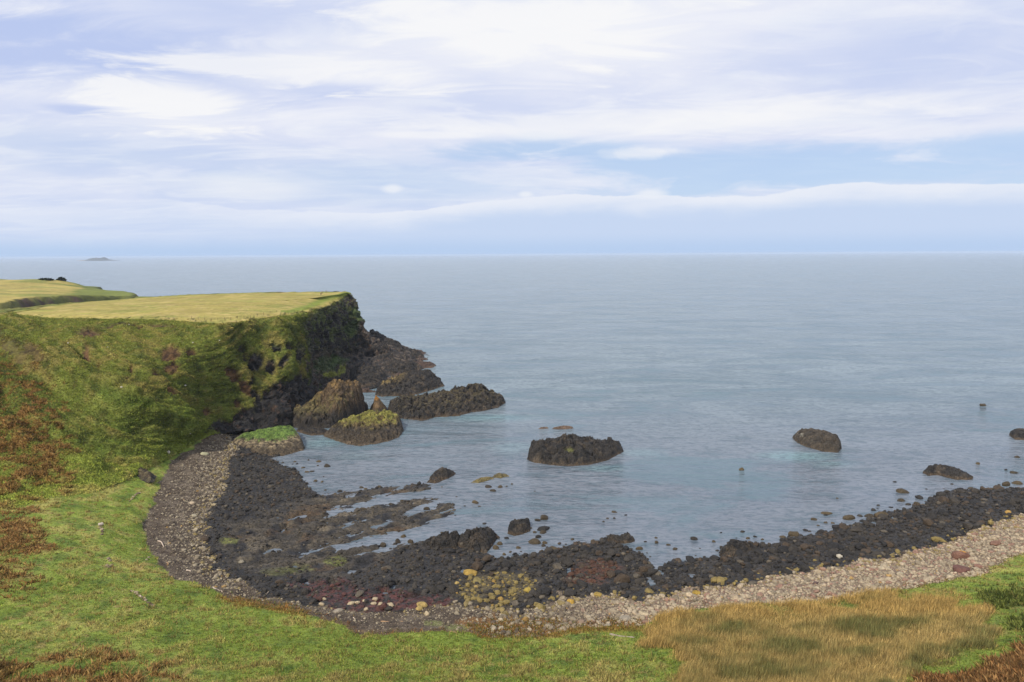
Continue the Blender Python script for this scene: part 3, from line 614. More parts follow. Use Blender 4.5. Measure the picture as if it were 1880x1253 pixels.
crag('sea_rock', [(592, 801), (610, 808), (635, 816), (659, 820), (690, 816), (715, 811), (735, 803), (742, 791)], [(738, 780), (728, 771), (690, 773), (640, 783), (605, 793)],
     [(607, 787, 798), (622, 775, 793), (645, 767, 789), (671, 759, 785), (700, 757, 783), (720, 758, 783), (731, 766, 784)],
     'broad rock with a mossy yellow-green top in front of the humped stack', amp=0.8, cell=1.2, steep=0.38, colfn=lambda c, x, y, hz, g, n, hm: mixc(mixc(mixc(c, lin(84, 72, 56), 0.6 * sst(0.6, 0.3, hz / hm)), lin(106, 90, 54), 0.7 * sst(0.5, 0.75, hz / hm + 0.15 * n)), lin(124, 122, 52), 0.75 * sst(0.72, 0.9, hz / hm + 0.25 * n) * sst(0.4, 0.7, g[:, 2])))
crag('sea_rock', [(688, 726), (700, 729), (737, 728), (765, 725), (790, 718), (817, 709)], [(812, 703), (795, 694), (760, 697), (700, 712)],
     [(697, 708, 720), (720, 697, 714), (745, 687, 709), (763, 681, 707), (780, 686, 707), (790, 682, 706), (800, 697, 706), (811, 705, 707)],
     'dark rock with a straw-coloured lichen crest at the foot of the headland', amp=0.95, cell=1.5, steep=0.5, colfn=lambda c, x, y, hz, g, n, hm: mixc(c, lin(150, 128, 78), 0.85 * sst(0.55, 0.75, hz / hm + 0.2 * n) * sst(0.35, 0.7, g[:, 2]) * sst(-46, -58, x)))
crag('sea_rock', [(711, 752), (732, 769), (755, 771), (776, 774), (800, 767), (842, 765), (865, 758), (891, 755), (915, 749), (930, 740)], [(926, 735), (905, 729), (870, 727), (830, 732), (790, 737), (740, 741), (713, 746)],
     [(722, 737, 751), (745, 731, 750), (765, 730, 750), (790, 728, 748), (825, 719, 744), (850, 714, 741), (877, 709, 739), (895, 718, 739), (916, 728, 739)],
     'long jagged black reef running out from the pinnacle into open water', amp=1.15, cell=1.5, steep=0.4, colfn=lich(lin(100, 88, 54), 0.5, 0.6, 0.4))
crag('sea_rock', [(756, 671), (775, 677), (795, 676), (802, 671)], [(795, 667), (772, 667), (758, 668)], [(762, 667, 671), (772, 665, 670), (785, 666, 670), (796, 669, 671)], 'low reddish skerry off the tip of the headland', amp=0.3, colfn=lambda c, x, y, hz, g, n, hm: mixc(c, lin(92, 68, 54), 0.5))
crag('grassy_mound', [(418, 827), (431, 831), (470, 841), (520, 838), (560, 827)], [(556, 812), (543, 798), (533, 793), (495, 800), (440, 812)],
     [(428, 810, 824), (445, 799, 821), (466, 803, 823), (495, 787, 815), (515, 785, 812), (533, 785, 809), (541, 793, 812)], 'low rock mound with a bright green grass cap at the back of the bay', 'mound', amp=0.4, cell=1.0, steep=0.5, mat=M_ROCK,
     colfn=lambda c, x, y, hz, g, n, hm: mixc(mixc(mixc(c, lin(96, 82, 62), 0.5), lin(150, 134, 104), 0.75 * sst(0.35, 0.6, hz / hm + 0.2 * n) * sst(0.1, 0.4, n + 0.3)), lin(86, 112, 42), 0.9 * sst(0.6, 0.72, hz / hm + 0.12 * n) * sst(-92, -84, x)))
crag('sea_rock', [(968, 845), (979, 850), (1020, 856), (1051, 857), (1081, 855), (1117, 846), (1145, 830)], [(1142, 821), (1110, 818), (1050, 815), (1000, 819), (975, 828)],
     [(976, 815, 838), (988, 812, 836), (1000, 816, 834), (1020, 812, 832), (1044, 803, 830), (1068, 808, 830), (1090, 810, 830), (1110, 812, 829), (1135, 812, 826)], 'big flat-topped black rock alone in the middle of the bay', amp=0.9, cell=1.1, steep=0.55,
     colfn=lambda c, x, y, hz, g, n, hm: mixc(c, lin(112, 114, 52), 0.6 * sst(1.8, 0.6, np.hypot(x - P(1048, 838, 2)[0], y - P(1048, 832, 2)[1]))))
crag('sea_rock', [(1454, 804), (1462, 813), (1478, 821), (1510, 830), (1540, 832), (1545, 823)], [(1535, 808), (1492, 799), (1465, 797)], [(1459, 799, 805), (1478, 790, 805), (1495, 791, 807), (1515, 797, 812), (1535, 801, 818), (1542, 808, 822)],
     'brown-grey blocky rock with pale bird-streaked top beside a turquoise shallow', amp=0.45, cell=0.9, steep=0.8, colfn=lambda c, x, y, hz, g, n, hm: mixc(mixc(c, lin(84, 74, 60), 0.4), lin(170, 166, 150), 0.7 * sst(0.15, 0.5, n) * sst(0.5, 0.8, hz / hm) * sst(P(1500, 805, 3)[0], P(1480, 805, 3)[0], x)))
crag('sea_rock', [(1693, 869), (1705, 875), (1720, 873), (1755, 882), (1786, 882)], [(1788, 876), (1750, 864), (1710, 860)], [(1700, 862, 868), (1708, 857, 868), (1722, 855, 868), (1745, 861, 872), (1765, 868, 876), (1783, 876, 880)], 'low wedge-shaped brown rock just off the black boulder bank', amp=0.3, cell=0.7, steep=0.7)
crag('sea_rock', [(1852, 799), (1862, 808), (1880, 809), (1902, 806)], [(1900, 796), (1866, 794)], [(1860, 791, 800), (1875, 789, 801), (1895, 791, 801)], 'dark round rock cut off by the edge of the photo, out in the bay', amp=0.3, cell=0.8, steep=0.7)
crag('sea_rock', [(782, 887), (800, 889), (812, 884), (826, 878), (838, 871)], [(832, 864), (800, 868), (788, 878)], [(790, 883, 885), (803, 866, 876), (811, 862, 875), (818, 859, 874), (828, 864, 872), (834, 868, 871)], 'knobbly dark rock on a brown skirt at the end of the upper ledge', amp=0.3, cell=0.7, steep=0.6)
crag('flat_rock', [(863, 887), (880, 888), (897, 883), (908, 880)], [(905, 876), (890, 876), (872, 881)], [(870, 884, 885), (885, 878, 882), (902, 877, 879)], 'flat olive-yellow rock awash near the upper ledge', 'flat rock', amp=0.14, cell=0.5, colfn=lambda c, x, y, hz, g, n, hm: mixc(c, lin(112, 100, 58), 0.75))
crag('flat_rock', [(903, 878), (920, 879), (936, 875)], [(932, 871), (915, 870), (905, 873)], [(908, 873, 876), (918, 870, 875), (929, 872, 875)], 'small flat olive rock touching the yellow one awash', 'flat rock', amp=0.12, cell=0.5, colfn=lambda c, x, y, hz, g, n, hm: mixc(c, lin(100, 90, 56), 0.75))
crag('flat_rock', [(1013, 788), (1030, 789.5), (1055, 787)], [(1050, 783.5), (1030, 783), (1017, 785)], [(1020, 784, 786.5), (1035, 782.5, 786), (1048, 783.5, 786)], 'long flat reddish rock awash behind the big flat-topped rock', 'flat rock', amp=0.12, cell=0.6, colfn=lambda c, x, y, hz, g, n, hm: mixc(c, lin(106, 86, 70), 0.8))
crag('flat_rock', [(988, 788), (1000, 788.5), (1009, 786.5)], [(1004, 784), (992, 785.5)], [(994, 785, 787), (1003, 784.5, 786)], 'short flat reddish rock next to the long reddish one', 'flat rock', amp=0.1, cell=0.6, colfn=lambda c, x, y, hz, g, n, hm: mixc(c, lin(106, 86, 70), 0.8))
crag('shore_crag', [(838, 1006), (855, 1013), (895, 1017), (906, 1002), (915, 986)], [(906, 976), (870, 981), (842, 990)], [(850, 979, 995), (862, 975, 993), (875, 974, 991), (893, 971, 989), (906, 977, 987)], 'knobbly black crag at the water end of the middle shore', 'rock', amp=0.6, cell=1.0, steep=0.6)
crag('shore_crag', [(775, 1008), (800, 1014), (838, 1012), (848, 1000)], [(845, 988), (815, 990), (785, 994)], [(785, 993, 1002), (805, 985, 1001), (822, 980, 999), (840, 978, 996)], 'lower black crag joined to the knobbly one by boulders', 'rock', amp=0.55, cell=1.0, steep=0.55)
crag('shore_crag', [(1113, 993), (1125, 1000), (1150, 999), (1169, 995)], [(1160, 987), (1120, 987)], [(1119, 981, 992), (1128, 985, 992), (1140, 986, 993), (1152, 981, 992), (1162, 987, 992)], 'jagged dark rock standing up at the waterline midway along the beach', 'rock', amp=0.4, cell=0.8, steep=0.7)
crag('shore_crag', [(1321, 1022), (1340, 1027), (1370, 1022), (1388, 1011)], [(1376, 999), (1335, 1003)], [(1328, 1002, 1014), (1340, 997, 1011), (1352, 993, 1010), (1364, 994, 1008), (1379, 999, 1007)], 'brown-black hump where the boulder bank begins to widen', 'rock', amp=0.4, cell=0.9, steep=0.7)
crag('sea_rock', [(931, 981), (945, 986), (963, 981), (976, 975)], [(972, 960), (955, 961), (936, 964)], [(938, 959, 972), (950, 961, 972), (958, 957, 970), (968, 953, 967)], 'paired lumpy dark rock, largest of the cluster off the black crag', amp=0.35, cell=0.7, steep=0.75)
for f_, b_k, r_ in [([(212, 862), (232, 857), (255, 851), (263, 853)], [(256, 842), (226, 846)], [(224, 850, 857), (245, 843, 850), (257, 846, 850)])]:
    crag('earth_bank', f_, b_k, r_, 'dark overhanging turf bank on the green slope above the stony beach', 'bank', zb=6.6, amp=0.3, cell=0.7, colfn=lambda c, x, y, hz, g, n, hm: mixc(c, lin(76, 86, 36), 0.7 * sst(0.7, 0.9, g[:, 2])))
crag('outcrop', [(247, 868), (260, 876), (277, 878), (281, 869)], [(268, 861), (250, 860)], [(252, 861, 865), (262, 863, 868), (274, 868, 872)], 'dark stony outcrop flecked white in the grass beside the beach', 'outcrop', zb=6.0, amp=0.35, cell=0.6, colfn=lambda c, x, y, hz, g, n, hm: mixc(c, lin(96, 86, 64), 0.75 * sst(-0.3, 0.5, n)))
for f_, b_k, r_, zb_, lb_ in [
    ([(668, 642), (690, 648), (720, 650), (742, 648)], [(740, 640), (715, 632), (685, 628)], [(676, 607, 634), (684, 611, 636), (698, 622, 640), (708, 624, 642), (719, 625, 643), (726, 632, 644), (734, 639, 645)], 3.0, 'dark stepped crag leading down from the cliff to the headland tip'),
    ([(720, 655), (745, 662), (770, 661), (780, 656)], [(775, 651), (750, 646), (730, 646)], [(732, 640, 651), (750, 643, 653), (765, 648, 655), (775, 653, 656)], 0.0, 'low dark spit at the very tip of the headland'),
    ([(640, 700), (665, 712), (690, 706), (710, 690)], [(700, 678), (665, 676), (640, 684)], [(648, 682, 692), (664, 676, 690), (682, 674, 688), (698, 680, 686)], 1.5, 'broad black slab of rock between the humped stack and the cliff'),
    ([(700, 684), (725, 690), (755, 684), (778, 676)], [(765, 668), (735, 666), (710, 672)], [(712, 672, 679), (730, 667, 677), (748, 667, 676), (764, 671, 675)], 0.5, 'dark shelf of rock above the straw-crested rock')]:
    crag('shelf_crag', f_, b_k, r_, lb_, 'rock', None, zb_, 0.9, 1.4, 0.5)
crag('sea_rock', [(543, 793), (570, 801), (598, 799), (606, 794)], [(596, 788), (565, 787), (547, 786)], [(552, 786, 790), (572, 787, 793), (592, 790, 794)], 'low dark ledge tucked under the left end of the humped stack'.replace('left end', 'shoulder'), amp=0.35, cell=0.8, steep=0.6)
crag('sea_rock', [(640, 779), (668, 775), (700, 770), (724, 766)], [(716, 756), (690, 757), (655, 762)], [(655, 766, 771), (676, 762, 768), (695, 761, 765), (712, 758, 762)], 'low dark rock joining the humped stack to the pinnacle', amp=0.5, cell=1.0, steep=0.6)
# far skerries
def skerry(pts, py0, label, name='islet'):
    dst = P(pts[0][0], py0, 0)[1]; k = dst / F
    xs = np.linspace(pts[0][0], pts[-1][0], 90); top = np.interp(xs, [p[0] for p in pts], [p[1] for p in pts])
    hgt = np.maximum((py0 - top) * k * (1 + 0.12 * fbm(xs / 2.5, xs * 0 + 1.5)), 1.0) - 1.0
    Vs = []; depth = 120.0
    c0 = P(pts[0][0], py0, 0)
    for t in np.linspace(-1, 1, 15):
        prof = (1 - abs(t) ** 1.6)
        Vs.append(np.stack([(xs - CX) / F * dst, np.full(90, c0[1]) + t * depth, hgt * prof * (1 + 0.25 * fbm(xs / 3, xs * 0 + t * 3)) - 2.0], 1))
    Vs = np.array(Vs).reshape(-1, 3)
    cc = mixc(np.tile(lin(84, 82, 74), (len(Vs), 1)), lin(150, 136, 112), sst(14, 4, Vs[:, 2]) * sst(((172 - CX) / F) * dst, ((168 - CX) / F) * dst, Vs[:, 0]))
    base = np.array([Vs[:, 0].mean(), c0[1], 0])
    tag(link(name, make_mesh(name, Vs - base, grid_faces(15, 90), cc), M_FAR, loc=base), label, 'island')
skerry([(148, 478.8), (153, 478.2), (166, 477.8), (171, 475.4), (176, 474.6), (183, 473.6), (187, 474.6), (192, 473.6), (198, 473.0), (201, 474.6), (205, 476.6), (209, 477.4), (215, 478.2), (224, 478.7)], 479.3, 'low dark islet with a craggy hump on the horizon beyond the cliffs')
skerry([(-60, 475), (-30, 473.8), (-10, 474.0), (4, 474.8), (9, 475.3)], 475.6, 'faint flat skerry at the edge of the photo on the horizon')

# ------------------------------------------------------------------ loose stones
def ico(sub):
    bm = bmesh.new(); bmesh.ops.create_icosphere(bm, subdivisions=sub, radius=1.0)
    v = np.array([q.co[:] for q in bm.verts]); f = np.array([[q.index for q in p.verts] for p in bm.faces]); bm.free(); return v, f
def stone_shape(sub, seed, ang=0.0):
    v, f = ico(sub); r = np.random.default_rng(seed); o = r.uniform(0, 50, 3)
    n = fbm(v[:, 0] * 0.9 + o[0], v[:, 1] * 0.9 + o[1], v[:, 2] * 0.9 + o[2], o=3)
    v = v * (1 + 0.30 * n)[:, None]
    for _ in range(12 if ang else 7):                        # broken faces
        d = r.normal(size=3); d /= np.linalg.norm(d); lim = r.uniform(0.58, 0.85)
        over = np.maximum(v @ d - lim, 0); v = v - over[:, None] * d * 0.85
    return v * np.array([1.0, r.uniform(0.68, 0.95), r.uniform(0.55, 0.8)]), f
PROTO = [stone_shape(2, 100 + i, i % 2) for i in range(12)]
PLO = [stone_shape(1, 100 + i, i % 2) for i in range(12)]
PME = [make_mesh('stone', v, f, smooth=False) for v, f in PROTO]
for m_ in PME: m_.materials.append(M_STONE1)

def jitter(x0, x1, y0, y1, s):
    gx, gy = np.meshgrid(np.arange(x0, x1, s), np.arange(y0, y1, s)); n = gx.size
    return gx.ravel() + RNG.uniform(-.48, .48, n) * s, gy.ravel() + RNG.uniform(-.48, .48, n) * s
allst = []                                                   # x, y, r, class(0 dark,1 pale), colour
def add(x, y, r, cls, c):
    allst.append((x, y, r, np.full(len(x), cls), c))
DARK1, DARK2, BROWN, OCHRE = lin(42, 41, 41), lin(64, 59, 53), lin(74, 62, 50), lin(128, 112, 68)
x, y = jitter(-150, 240, 90, 260, 0.95)
i = gidx(x, y); qx, qy = px_[i], py_[i]
on = (qx > -60) & (qx < 1960)
fl_ = flats[i]; k = RNG.random(len(x))
lichp = inpoly([(834, 1093), (844, 1073), (882, 1052), (923, 1055), (959, 1052), (982, 1073), (959, 1096), (923, 1119), (895, 1114), (857, 1109)], 8, 10, qx, qy, N2[i])
m = on & (zone[i] == 1) & (k < mix(0.97, 0.14, fl_) * mix(1, 0.6, redw[i])) & (GZ[i] > -0.15)
rr_ = np.minimum(np.exp(RNG.normal(math.log(0.45), 0.52, len(x))), 1.5) * mix(1.0, 0.62, fl_) * mix(1, 0.75, sst(-0.2, 0.5, N2[i])) * mix(0.72, 1.0, sst(760, 960, qx))
cc = mixc(np.tile(DARK1, (len(x), 1)), DARK2, RNG.random(len(x))); cc = mixc(cc, BROWN, 0.8 * (RNG.random(len(x)) < 0.15)); cc = mixc(cc, lin(96, 88, 76), 0.8 * (RNG.random(len(x)) < 0.05))
cc = mixc(cc, lin(92, 56, 52), 0.65 * redw[i] * (RNG.random(len(x)) < 0.6)); cc = mixc(cc, lin(96, 60, 42), 0.5 * redb[i] * (RNG.random(len(x)) < 0.6)); nD = aD[i]; cc = mixc(cc, OCHRE, 0.9 * ((RNG.random(len(x)) < 0.75 * lichp) | (RNG.random(len(x)) < 0.5 * sst(3, 0.5, nD) * (qx > 900))))
cc = mixc(cc, lin(150, 120, 62), 0.8 * ((RNG.random(len(x)) < 0.07) & (lichp > 0.5)))
rr_ = np.where(lichp > 0.3, np.minimum(rr_, 0.7), rr_)
add(x[m], y[m], rr_[m], 0, cc[m])
m = on & (zone[i] == 0) & (sW[i] > -4.5) & (k < 0.28 * np.exp(sW[i] / 1.6)) & (qx > 480)
add(x[m], y[m], rr_[m] * 0.75, 0, cc[m])
x, y = jitter(-90, 40, 90, 240, 0.62)                       # small rubble over the ledges
i = gidx(x, y); m = (zone[i] == 1) & (RNG.random(len(x)) < 0.08 + 0.36 * sst(-0.2, 0.4, N2[i] + 0.5 * N3[i])) & (GZ[i] > 0.0)
cc = mixc(np.tile(lin(52, 48, 44), (len(x), 1)), lin(98, 90, 76), RNG.random(len(x)) ** 2)
add(x[m], y[m], np.minimum(np.exp(RNG.normal(math.log(0.21), 0.4, len(x))), 0.5)[m], 0, cc[m])
x, y = jitter(-150, 240, 90, 260, 0.5)
i = gidx(x, y); qx, qy = px_[i], py_[i]; k = RNG.random(len(x)); on = (qx > 150) & (qx < 1960)
t = aD[i] / (aD[i] + aG[i] + 1e-6)
rpz = sst(960, 1200, qx)
m = on & (zone[i] == 2) & (k < np.where(qx > 1000, 0.92, mix(0.95, 0.55, t)))
rr_ = np.minimum(np.exp(RNG.normal(math.log(0.235), 0.46, len(x))), 0.68) * np.where(qx > 900, 1.05, mix(1.05, 0.55, t)) * np.where((qx > 440) & (qx < 820), 0.6, 1.0)
g_ = RNG.random(len(x))
cc = mixc(np.tile(lin(116, 105, 88), (len(x), 1)), lin(154, 142, 120), g_); cc = mixc(cc, lin(80, 70, 60), 0.9 * (RNG.random(len(x)) < mix(0.2, 0.5, t)) * (1 - rpz))
cc = mixc(cc, lin(186, 166, 138), rpz * 0.6 * RNG.random(len(x))); cc = mixc(cc, lin(132, 96, 84), rpz * 0.7 * (RNG.random(len(x)) < 0.16)); cc = mixc(cc, OCHRE, 0.8 * (RNG.random(len(x)) < 0.35 * sst(0.4, 0.0, t)))
cc = mixc(cc, lin(156, 122, 62), 0.7 * (RNG.random(len(x)) < 0.008))
add(x[m], y[m], rr_[m], 1, cc[m])
m = on & (zone[i] == 3) & (sG[i] < 2.5) & (k < 0.10 * np.exp(-sG[i])) & (reedm[i] < 0.3)
add(x[m], y[m], rr_[m] * 0.8, 1, cc[m])
SX, SY, SR, SC = (np.concatenate([a[j] for a in allst]) for j in range(4)); SCOL = np.concatenate([a[4] for a in allst])
SZ = np.where(zone[gidx(SX, SY)] == 0, -0.1, GZ[gidx(SX, SY)]) + SR * 0.12
SROT = RNG.uniform(0, 2 * math.pi, len(SX)); SPR = RNG.integers(0, 12, len(SX)); STL = RNG.normal(0, 0.22, (len(SX), 2))
SROT = np.where(flats[gidx(SX, SY)] > 0.5, 0.66 + RNG.normal(0, 0.3, len(SX)), SROT)
sxp, syp = proj(np.stack([SX, SY, SZ], 1))
size = SR / np.hypot(SX, SY) * ((sxp > 5) & (sxp < 1875) & (syp < 1245))
pick = np.zeros(len(SX), bool)
for cls, nmax in ((0, 270), (1, 270)):
    idx = np.where(SC == cls)[0]; pick[idx[np.argsort(-size[idx])[:nmax]]] = True
def rmat(i):
    return Matrix.Rotation(SROT[i], 4, 'Z') @ Matrix.Rotation(STL[i, 0], 4, 'X') @ Matrix.Rotation(STL[i, 1], 4, 'Y')
# the rest: one mesh for the dark rubble, one for the pale shingle
for cls, nm in ((0, 'dark_rubble'), (1, 'pale_shingle_gravel')):
    vs, fs, cs, off = [], [], [], 0
    for p in range(12):
        idx = np.where((SC == cls) & ~pick & (SPR == p))[0]
        if not len(idx): continue
        v, f = PLO[p]
        a, b, c3 = SROT[idx], STL[idx, 0], STL[idx, 1]
        vv = v[None] * SR[idx][:, None, None]
        cx, sx_ = np.cos(b)[:, None], np.sin(b)[:, None]
        Y1, Z1 = vv[..., 1] * cx - vv[..., 2] * sx_, vv[..., 1] * sx_ + vv[..., 2] * cx
        ca, sa = np.cos(a)[:, None], np.sin(a)[:, None]
        X2, Y2 = vv[..., 0] * ca - Y1 * sa, vv[..., 0] * sa + Y1 * ca
        q = np.stack([X2 + SX[idx][:, None], Y2 + SY[idx][:, None], Z1 + SZ[idx][:, None]], -1)
        n = len(idx); nv = len(v)
        vs.append(q.reshape(-1, 3)); fs.append((f[None] + (np.arange(n) * nv)[:, None, None]).reshape(-1, 3) + off); cs.append(np.repeat(SCOL[idx], nv, 0)); off += n * nv
    tag(link(nm, make_mesh(nm, np.vstack(vs), np.vstack(fs), np.vstack(cs), smooth=False), M_STONE), kind='stuff')
def put_stone(name, loc, rot, scl, proto, color, label, cat, group=None):
    o = bpy.data.objects.new(name, PME[proto]); COL.objects.link(o)
    o.location = loc; o.rotation_euler = rot; o.scale = scl if hasattr(scl, '__len__') else (scl,) * 3
    o.color = (*[float(q) for q in color], 1)
    return tag(o, label, cat, group)
def zone_words(px, py, cls):
    if cls == 0:
        z = [(560, 'on the dark boulder apron below the green-capped mound'), (760, 'on the ribbed ledges at the head of the bay'), (880, 'in the band of black rock between crag and lichened stones'), (1010, 'around the patch of yellow-lichened stones'), (1130, 'on the dark shore beside the rust-brown weed'), (1240, 'in the broken black shore with small pools'), (1400, 'where the black boulder bank starts to widen'), (1560, 'in the middle of the long black boulder bank'), (1720, 'in the broad part of the black boulder bank'), (9999, 'at the far end of the black boulder bank')]
    else:
        z = [(330, 'on the purple-brown stones next to the grass'), (480, 'on the grey stony beach at the head of the bay'), (850, 'on the thin gravel strip above the red weed'), (1010, 'below the orange-brown strip of vegetation'), (1130, 'on the pale stones above the dark shore'), (1240, 'on the pale stones beside the tip of the reeds'), (1400, 'on the pale stone bank behind the reeds'), (1560, 'in the middle of the pale stone bank'), (1720, 'on the pale stone bank near the big orange-topped boulder'), (9999, 'on the pink-grey stone bank under the green slope')]
    return next(w for lim, w in z if px < lim)
for i in np.where(pick)[0]:
    cls = SC[i]; c = SCOL[i]; r = SR[i]
    sz = 'large' if r > (1.05 if cls == 0 else 0.62) else 'medium' if r > (0.85 if cls == 0 else 0.5) else 'smallish'
    lum = c @ np.array([.3, .6, .1])
    if c[0] > 2.2 * c[2]: tint = 'ochre-yellow'
    elif c[0] > 1.7 * c[2] and cls == 0: tint = 'brown'
    elif c[0] > 1.75 * c[1] or (cls == 1 and c[0] > 1.5 * c[1]): tint = 'reddish'
    else: tint = ('black' if lum < 0.04 else 'dark grey') if cls == 0 else ('pale' if lum > 0.28 else 'grey-buff')
    shp = 'angular' if SPR[i] % 2 else 'rounded'
    zw = zone_words(sxp[i], syp[i], cls)
    put_stone('boulder' if cls == 0 else 'beach_stone', (SX[i], SY[i], SZ[i]), rmat(i).to_euler(), SR[i], SPR[i], c, f"{sz} {shp} {tint} {'boulder' if cls == 0 else 'stone'} {zw}", 'boulder' if cls == 0 else 'stone', f"{'boulders' if cls == 0 else 'stones'} {zw}")
# boulders one can tell apart: (px, py of the middle, width, height, colour, label)
GOLD, PALE, GREYP = lin(156, 134, 84), lin(168, 152, 124), lin(142, 132, 116)
for k, (px, py, w, h, c, lb) in enumerate([
    (775, 1108, 24, 17, GOLD, 'big golden boulder, upper of the touching pair on the red weed'), (770, 1115, 16, 12, GOLD, 'smaller golden boulder leaning on the big golden one'), (784, 1126, 11, 10, PALE, 'pale cubical stone just below the golden pair'),
    (699, 1109, 15, 10, PALE, 'oval buff stone in the middle of the row on the red weed'), (716, 1109, 15, 10, PALE, 'oval buff stone ending the row on the red weed'), (686, 1107, 13, 9, PALE, 'flattish buff stone below the round one on the red weed'), (689, 1099, 12, 8, PALE, 'round buff stone behind the row on the red weed'),
    (645, 1106, 18, 14, PALE, 'lumpy pale boulder starting the row on the red weed'), (656, 1105, 10, 8, PALE, 'small pale stone against the lumpy pale boulder'), (668, 1102, 8, 7, PALE, 'smallest pale stone of the row on the red weed'), (591, 1108, 12, 8, PALE, 'pale stone lying in front of another at the gravel edge'), (594, 1099, 11, 8, PALE, 'pale stone behind another at the gravel edge'),
    (621, 1120, 22, 12, GREYP, 'broad angular pale boulder on the gravel near the grass'), (672, 1117, 11, 8, PALE, 'lone pale stone below the row on the red weed'),
    (865, 1051, 28, 15, lin(150, 124, 64), 'large flat ochre boulder between two small pools'), (876, 1065, 22, 16, lin(128, 116, 76), 'big olive-grey boulder below the flat ochre one'), (969, 1081, 14, 15, lin(150, 130, 64), 'upright yellow-lichened boulder on black rock'), (1048, 1103, 16, 18, lin(160, 130, 62), 'upright golden boulder among buff stones'),
    (1098, 1091, 18, 9, lin(150, 126, 66), 'flat ochre-topped boulder on the edge of the black rock'), (966, 1044, 10, 8, lin(150, 128, 70), 'small ochre boulder alone on black rock'), (874, 1076, 9, 9, GOLD, 'small golden round stone in front of the olive-grey boulder'), (839, 1069, 11, 9, GOLD, 'small ochre stone at the corner of the lichened patch'),
    (1766, 1017, 34, 25, lin(112, 82, 68), 'huge reddish boulder with orange lichen on its top'), (1766, 1044, 40, 14, lin(104, 74, 66), 'long low reddish boulder beneath the orange-topped one'), (1827, 996, 26, 14, lin(122, 92, 76), 'broad reddish-brown boulder high on the stone bank'), (1851, 939, 12, 9, lin(160, 128, 70), 'yellowish boulder at the far end of the black bank'),
    (1542, 1021, 12, 9, lin(176, 168, 152), 'whitish boulder at the edge of the black bank'), (1797, 1039, 20, 10, lin(124, 94, 80), 'reddish boulder near the grass on the stone bank'), (1148, 1134, 25, 12, GREYP, 'long grey boulder near the reed tip'), (1182, 1126, 22, 11, PALE, 'pale slab-like boulder near the reed tip'),
    (1279, 1088, 18, 12, lin(150, 124, 58), 'ochre boulder where black bank meets pale stones'), (1498, 1069, 13, 9, lin(84, 68, 64), 'dark purplish boulder in the pale stone bank'), (1115, 1147, 16, 9, GREYP, 'grey boulder lying on the grass edge'), (352, 922, 14, 9, lin(178, 160, 136), 'pale pinkish boulder on the grey stony beach'), (395, 926, 14, 8, lin(150, 136, 108), 'buff boulder at the inner edge of the grey beach'), (356, 946, 11, 8, lin(160, 150, 128), 'pale grey boulder low on the grey beach'),
    (309, 829, 7, 8, lin(205, 196, 182), 'whitish stone on the green slope above the beach'), (443, 1030, 14, 8, lin(132, 124, 108), 'pale grey boulder on the dark ledges near the beach'), (376, 833, 16, 6, lin(150, 146, 118), 'pale flat stone on the grey shingle below the slope')]):
    p = hit(px, py + h * 0.30); s = p[1] / F; r = np.random.default_rng(900 + k)
    a = w * s / 2
    o = put_stone('boulder', (p[0], p[1], p[2] + h * s * 0.12), (0, 0, r.uniform(-0.4, 0.4)), (a * 1.08, a * 0.95, max(h * s * 0.72, a * 0.6)), k % 12, c, lb, 'boulder')
    if k == 22:
        put_stone('lichen_cap', (0.05, 0, 0.36), (0, 0, 1.0), (0.6, 0.6, 0.34), 3, lin(190, 136, 44), None, None).parent = o
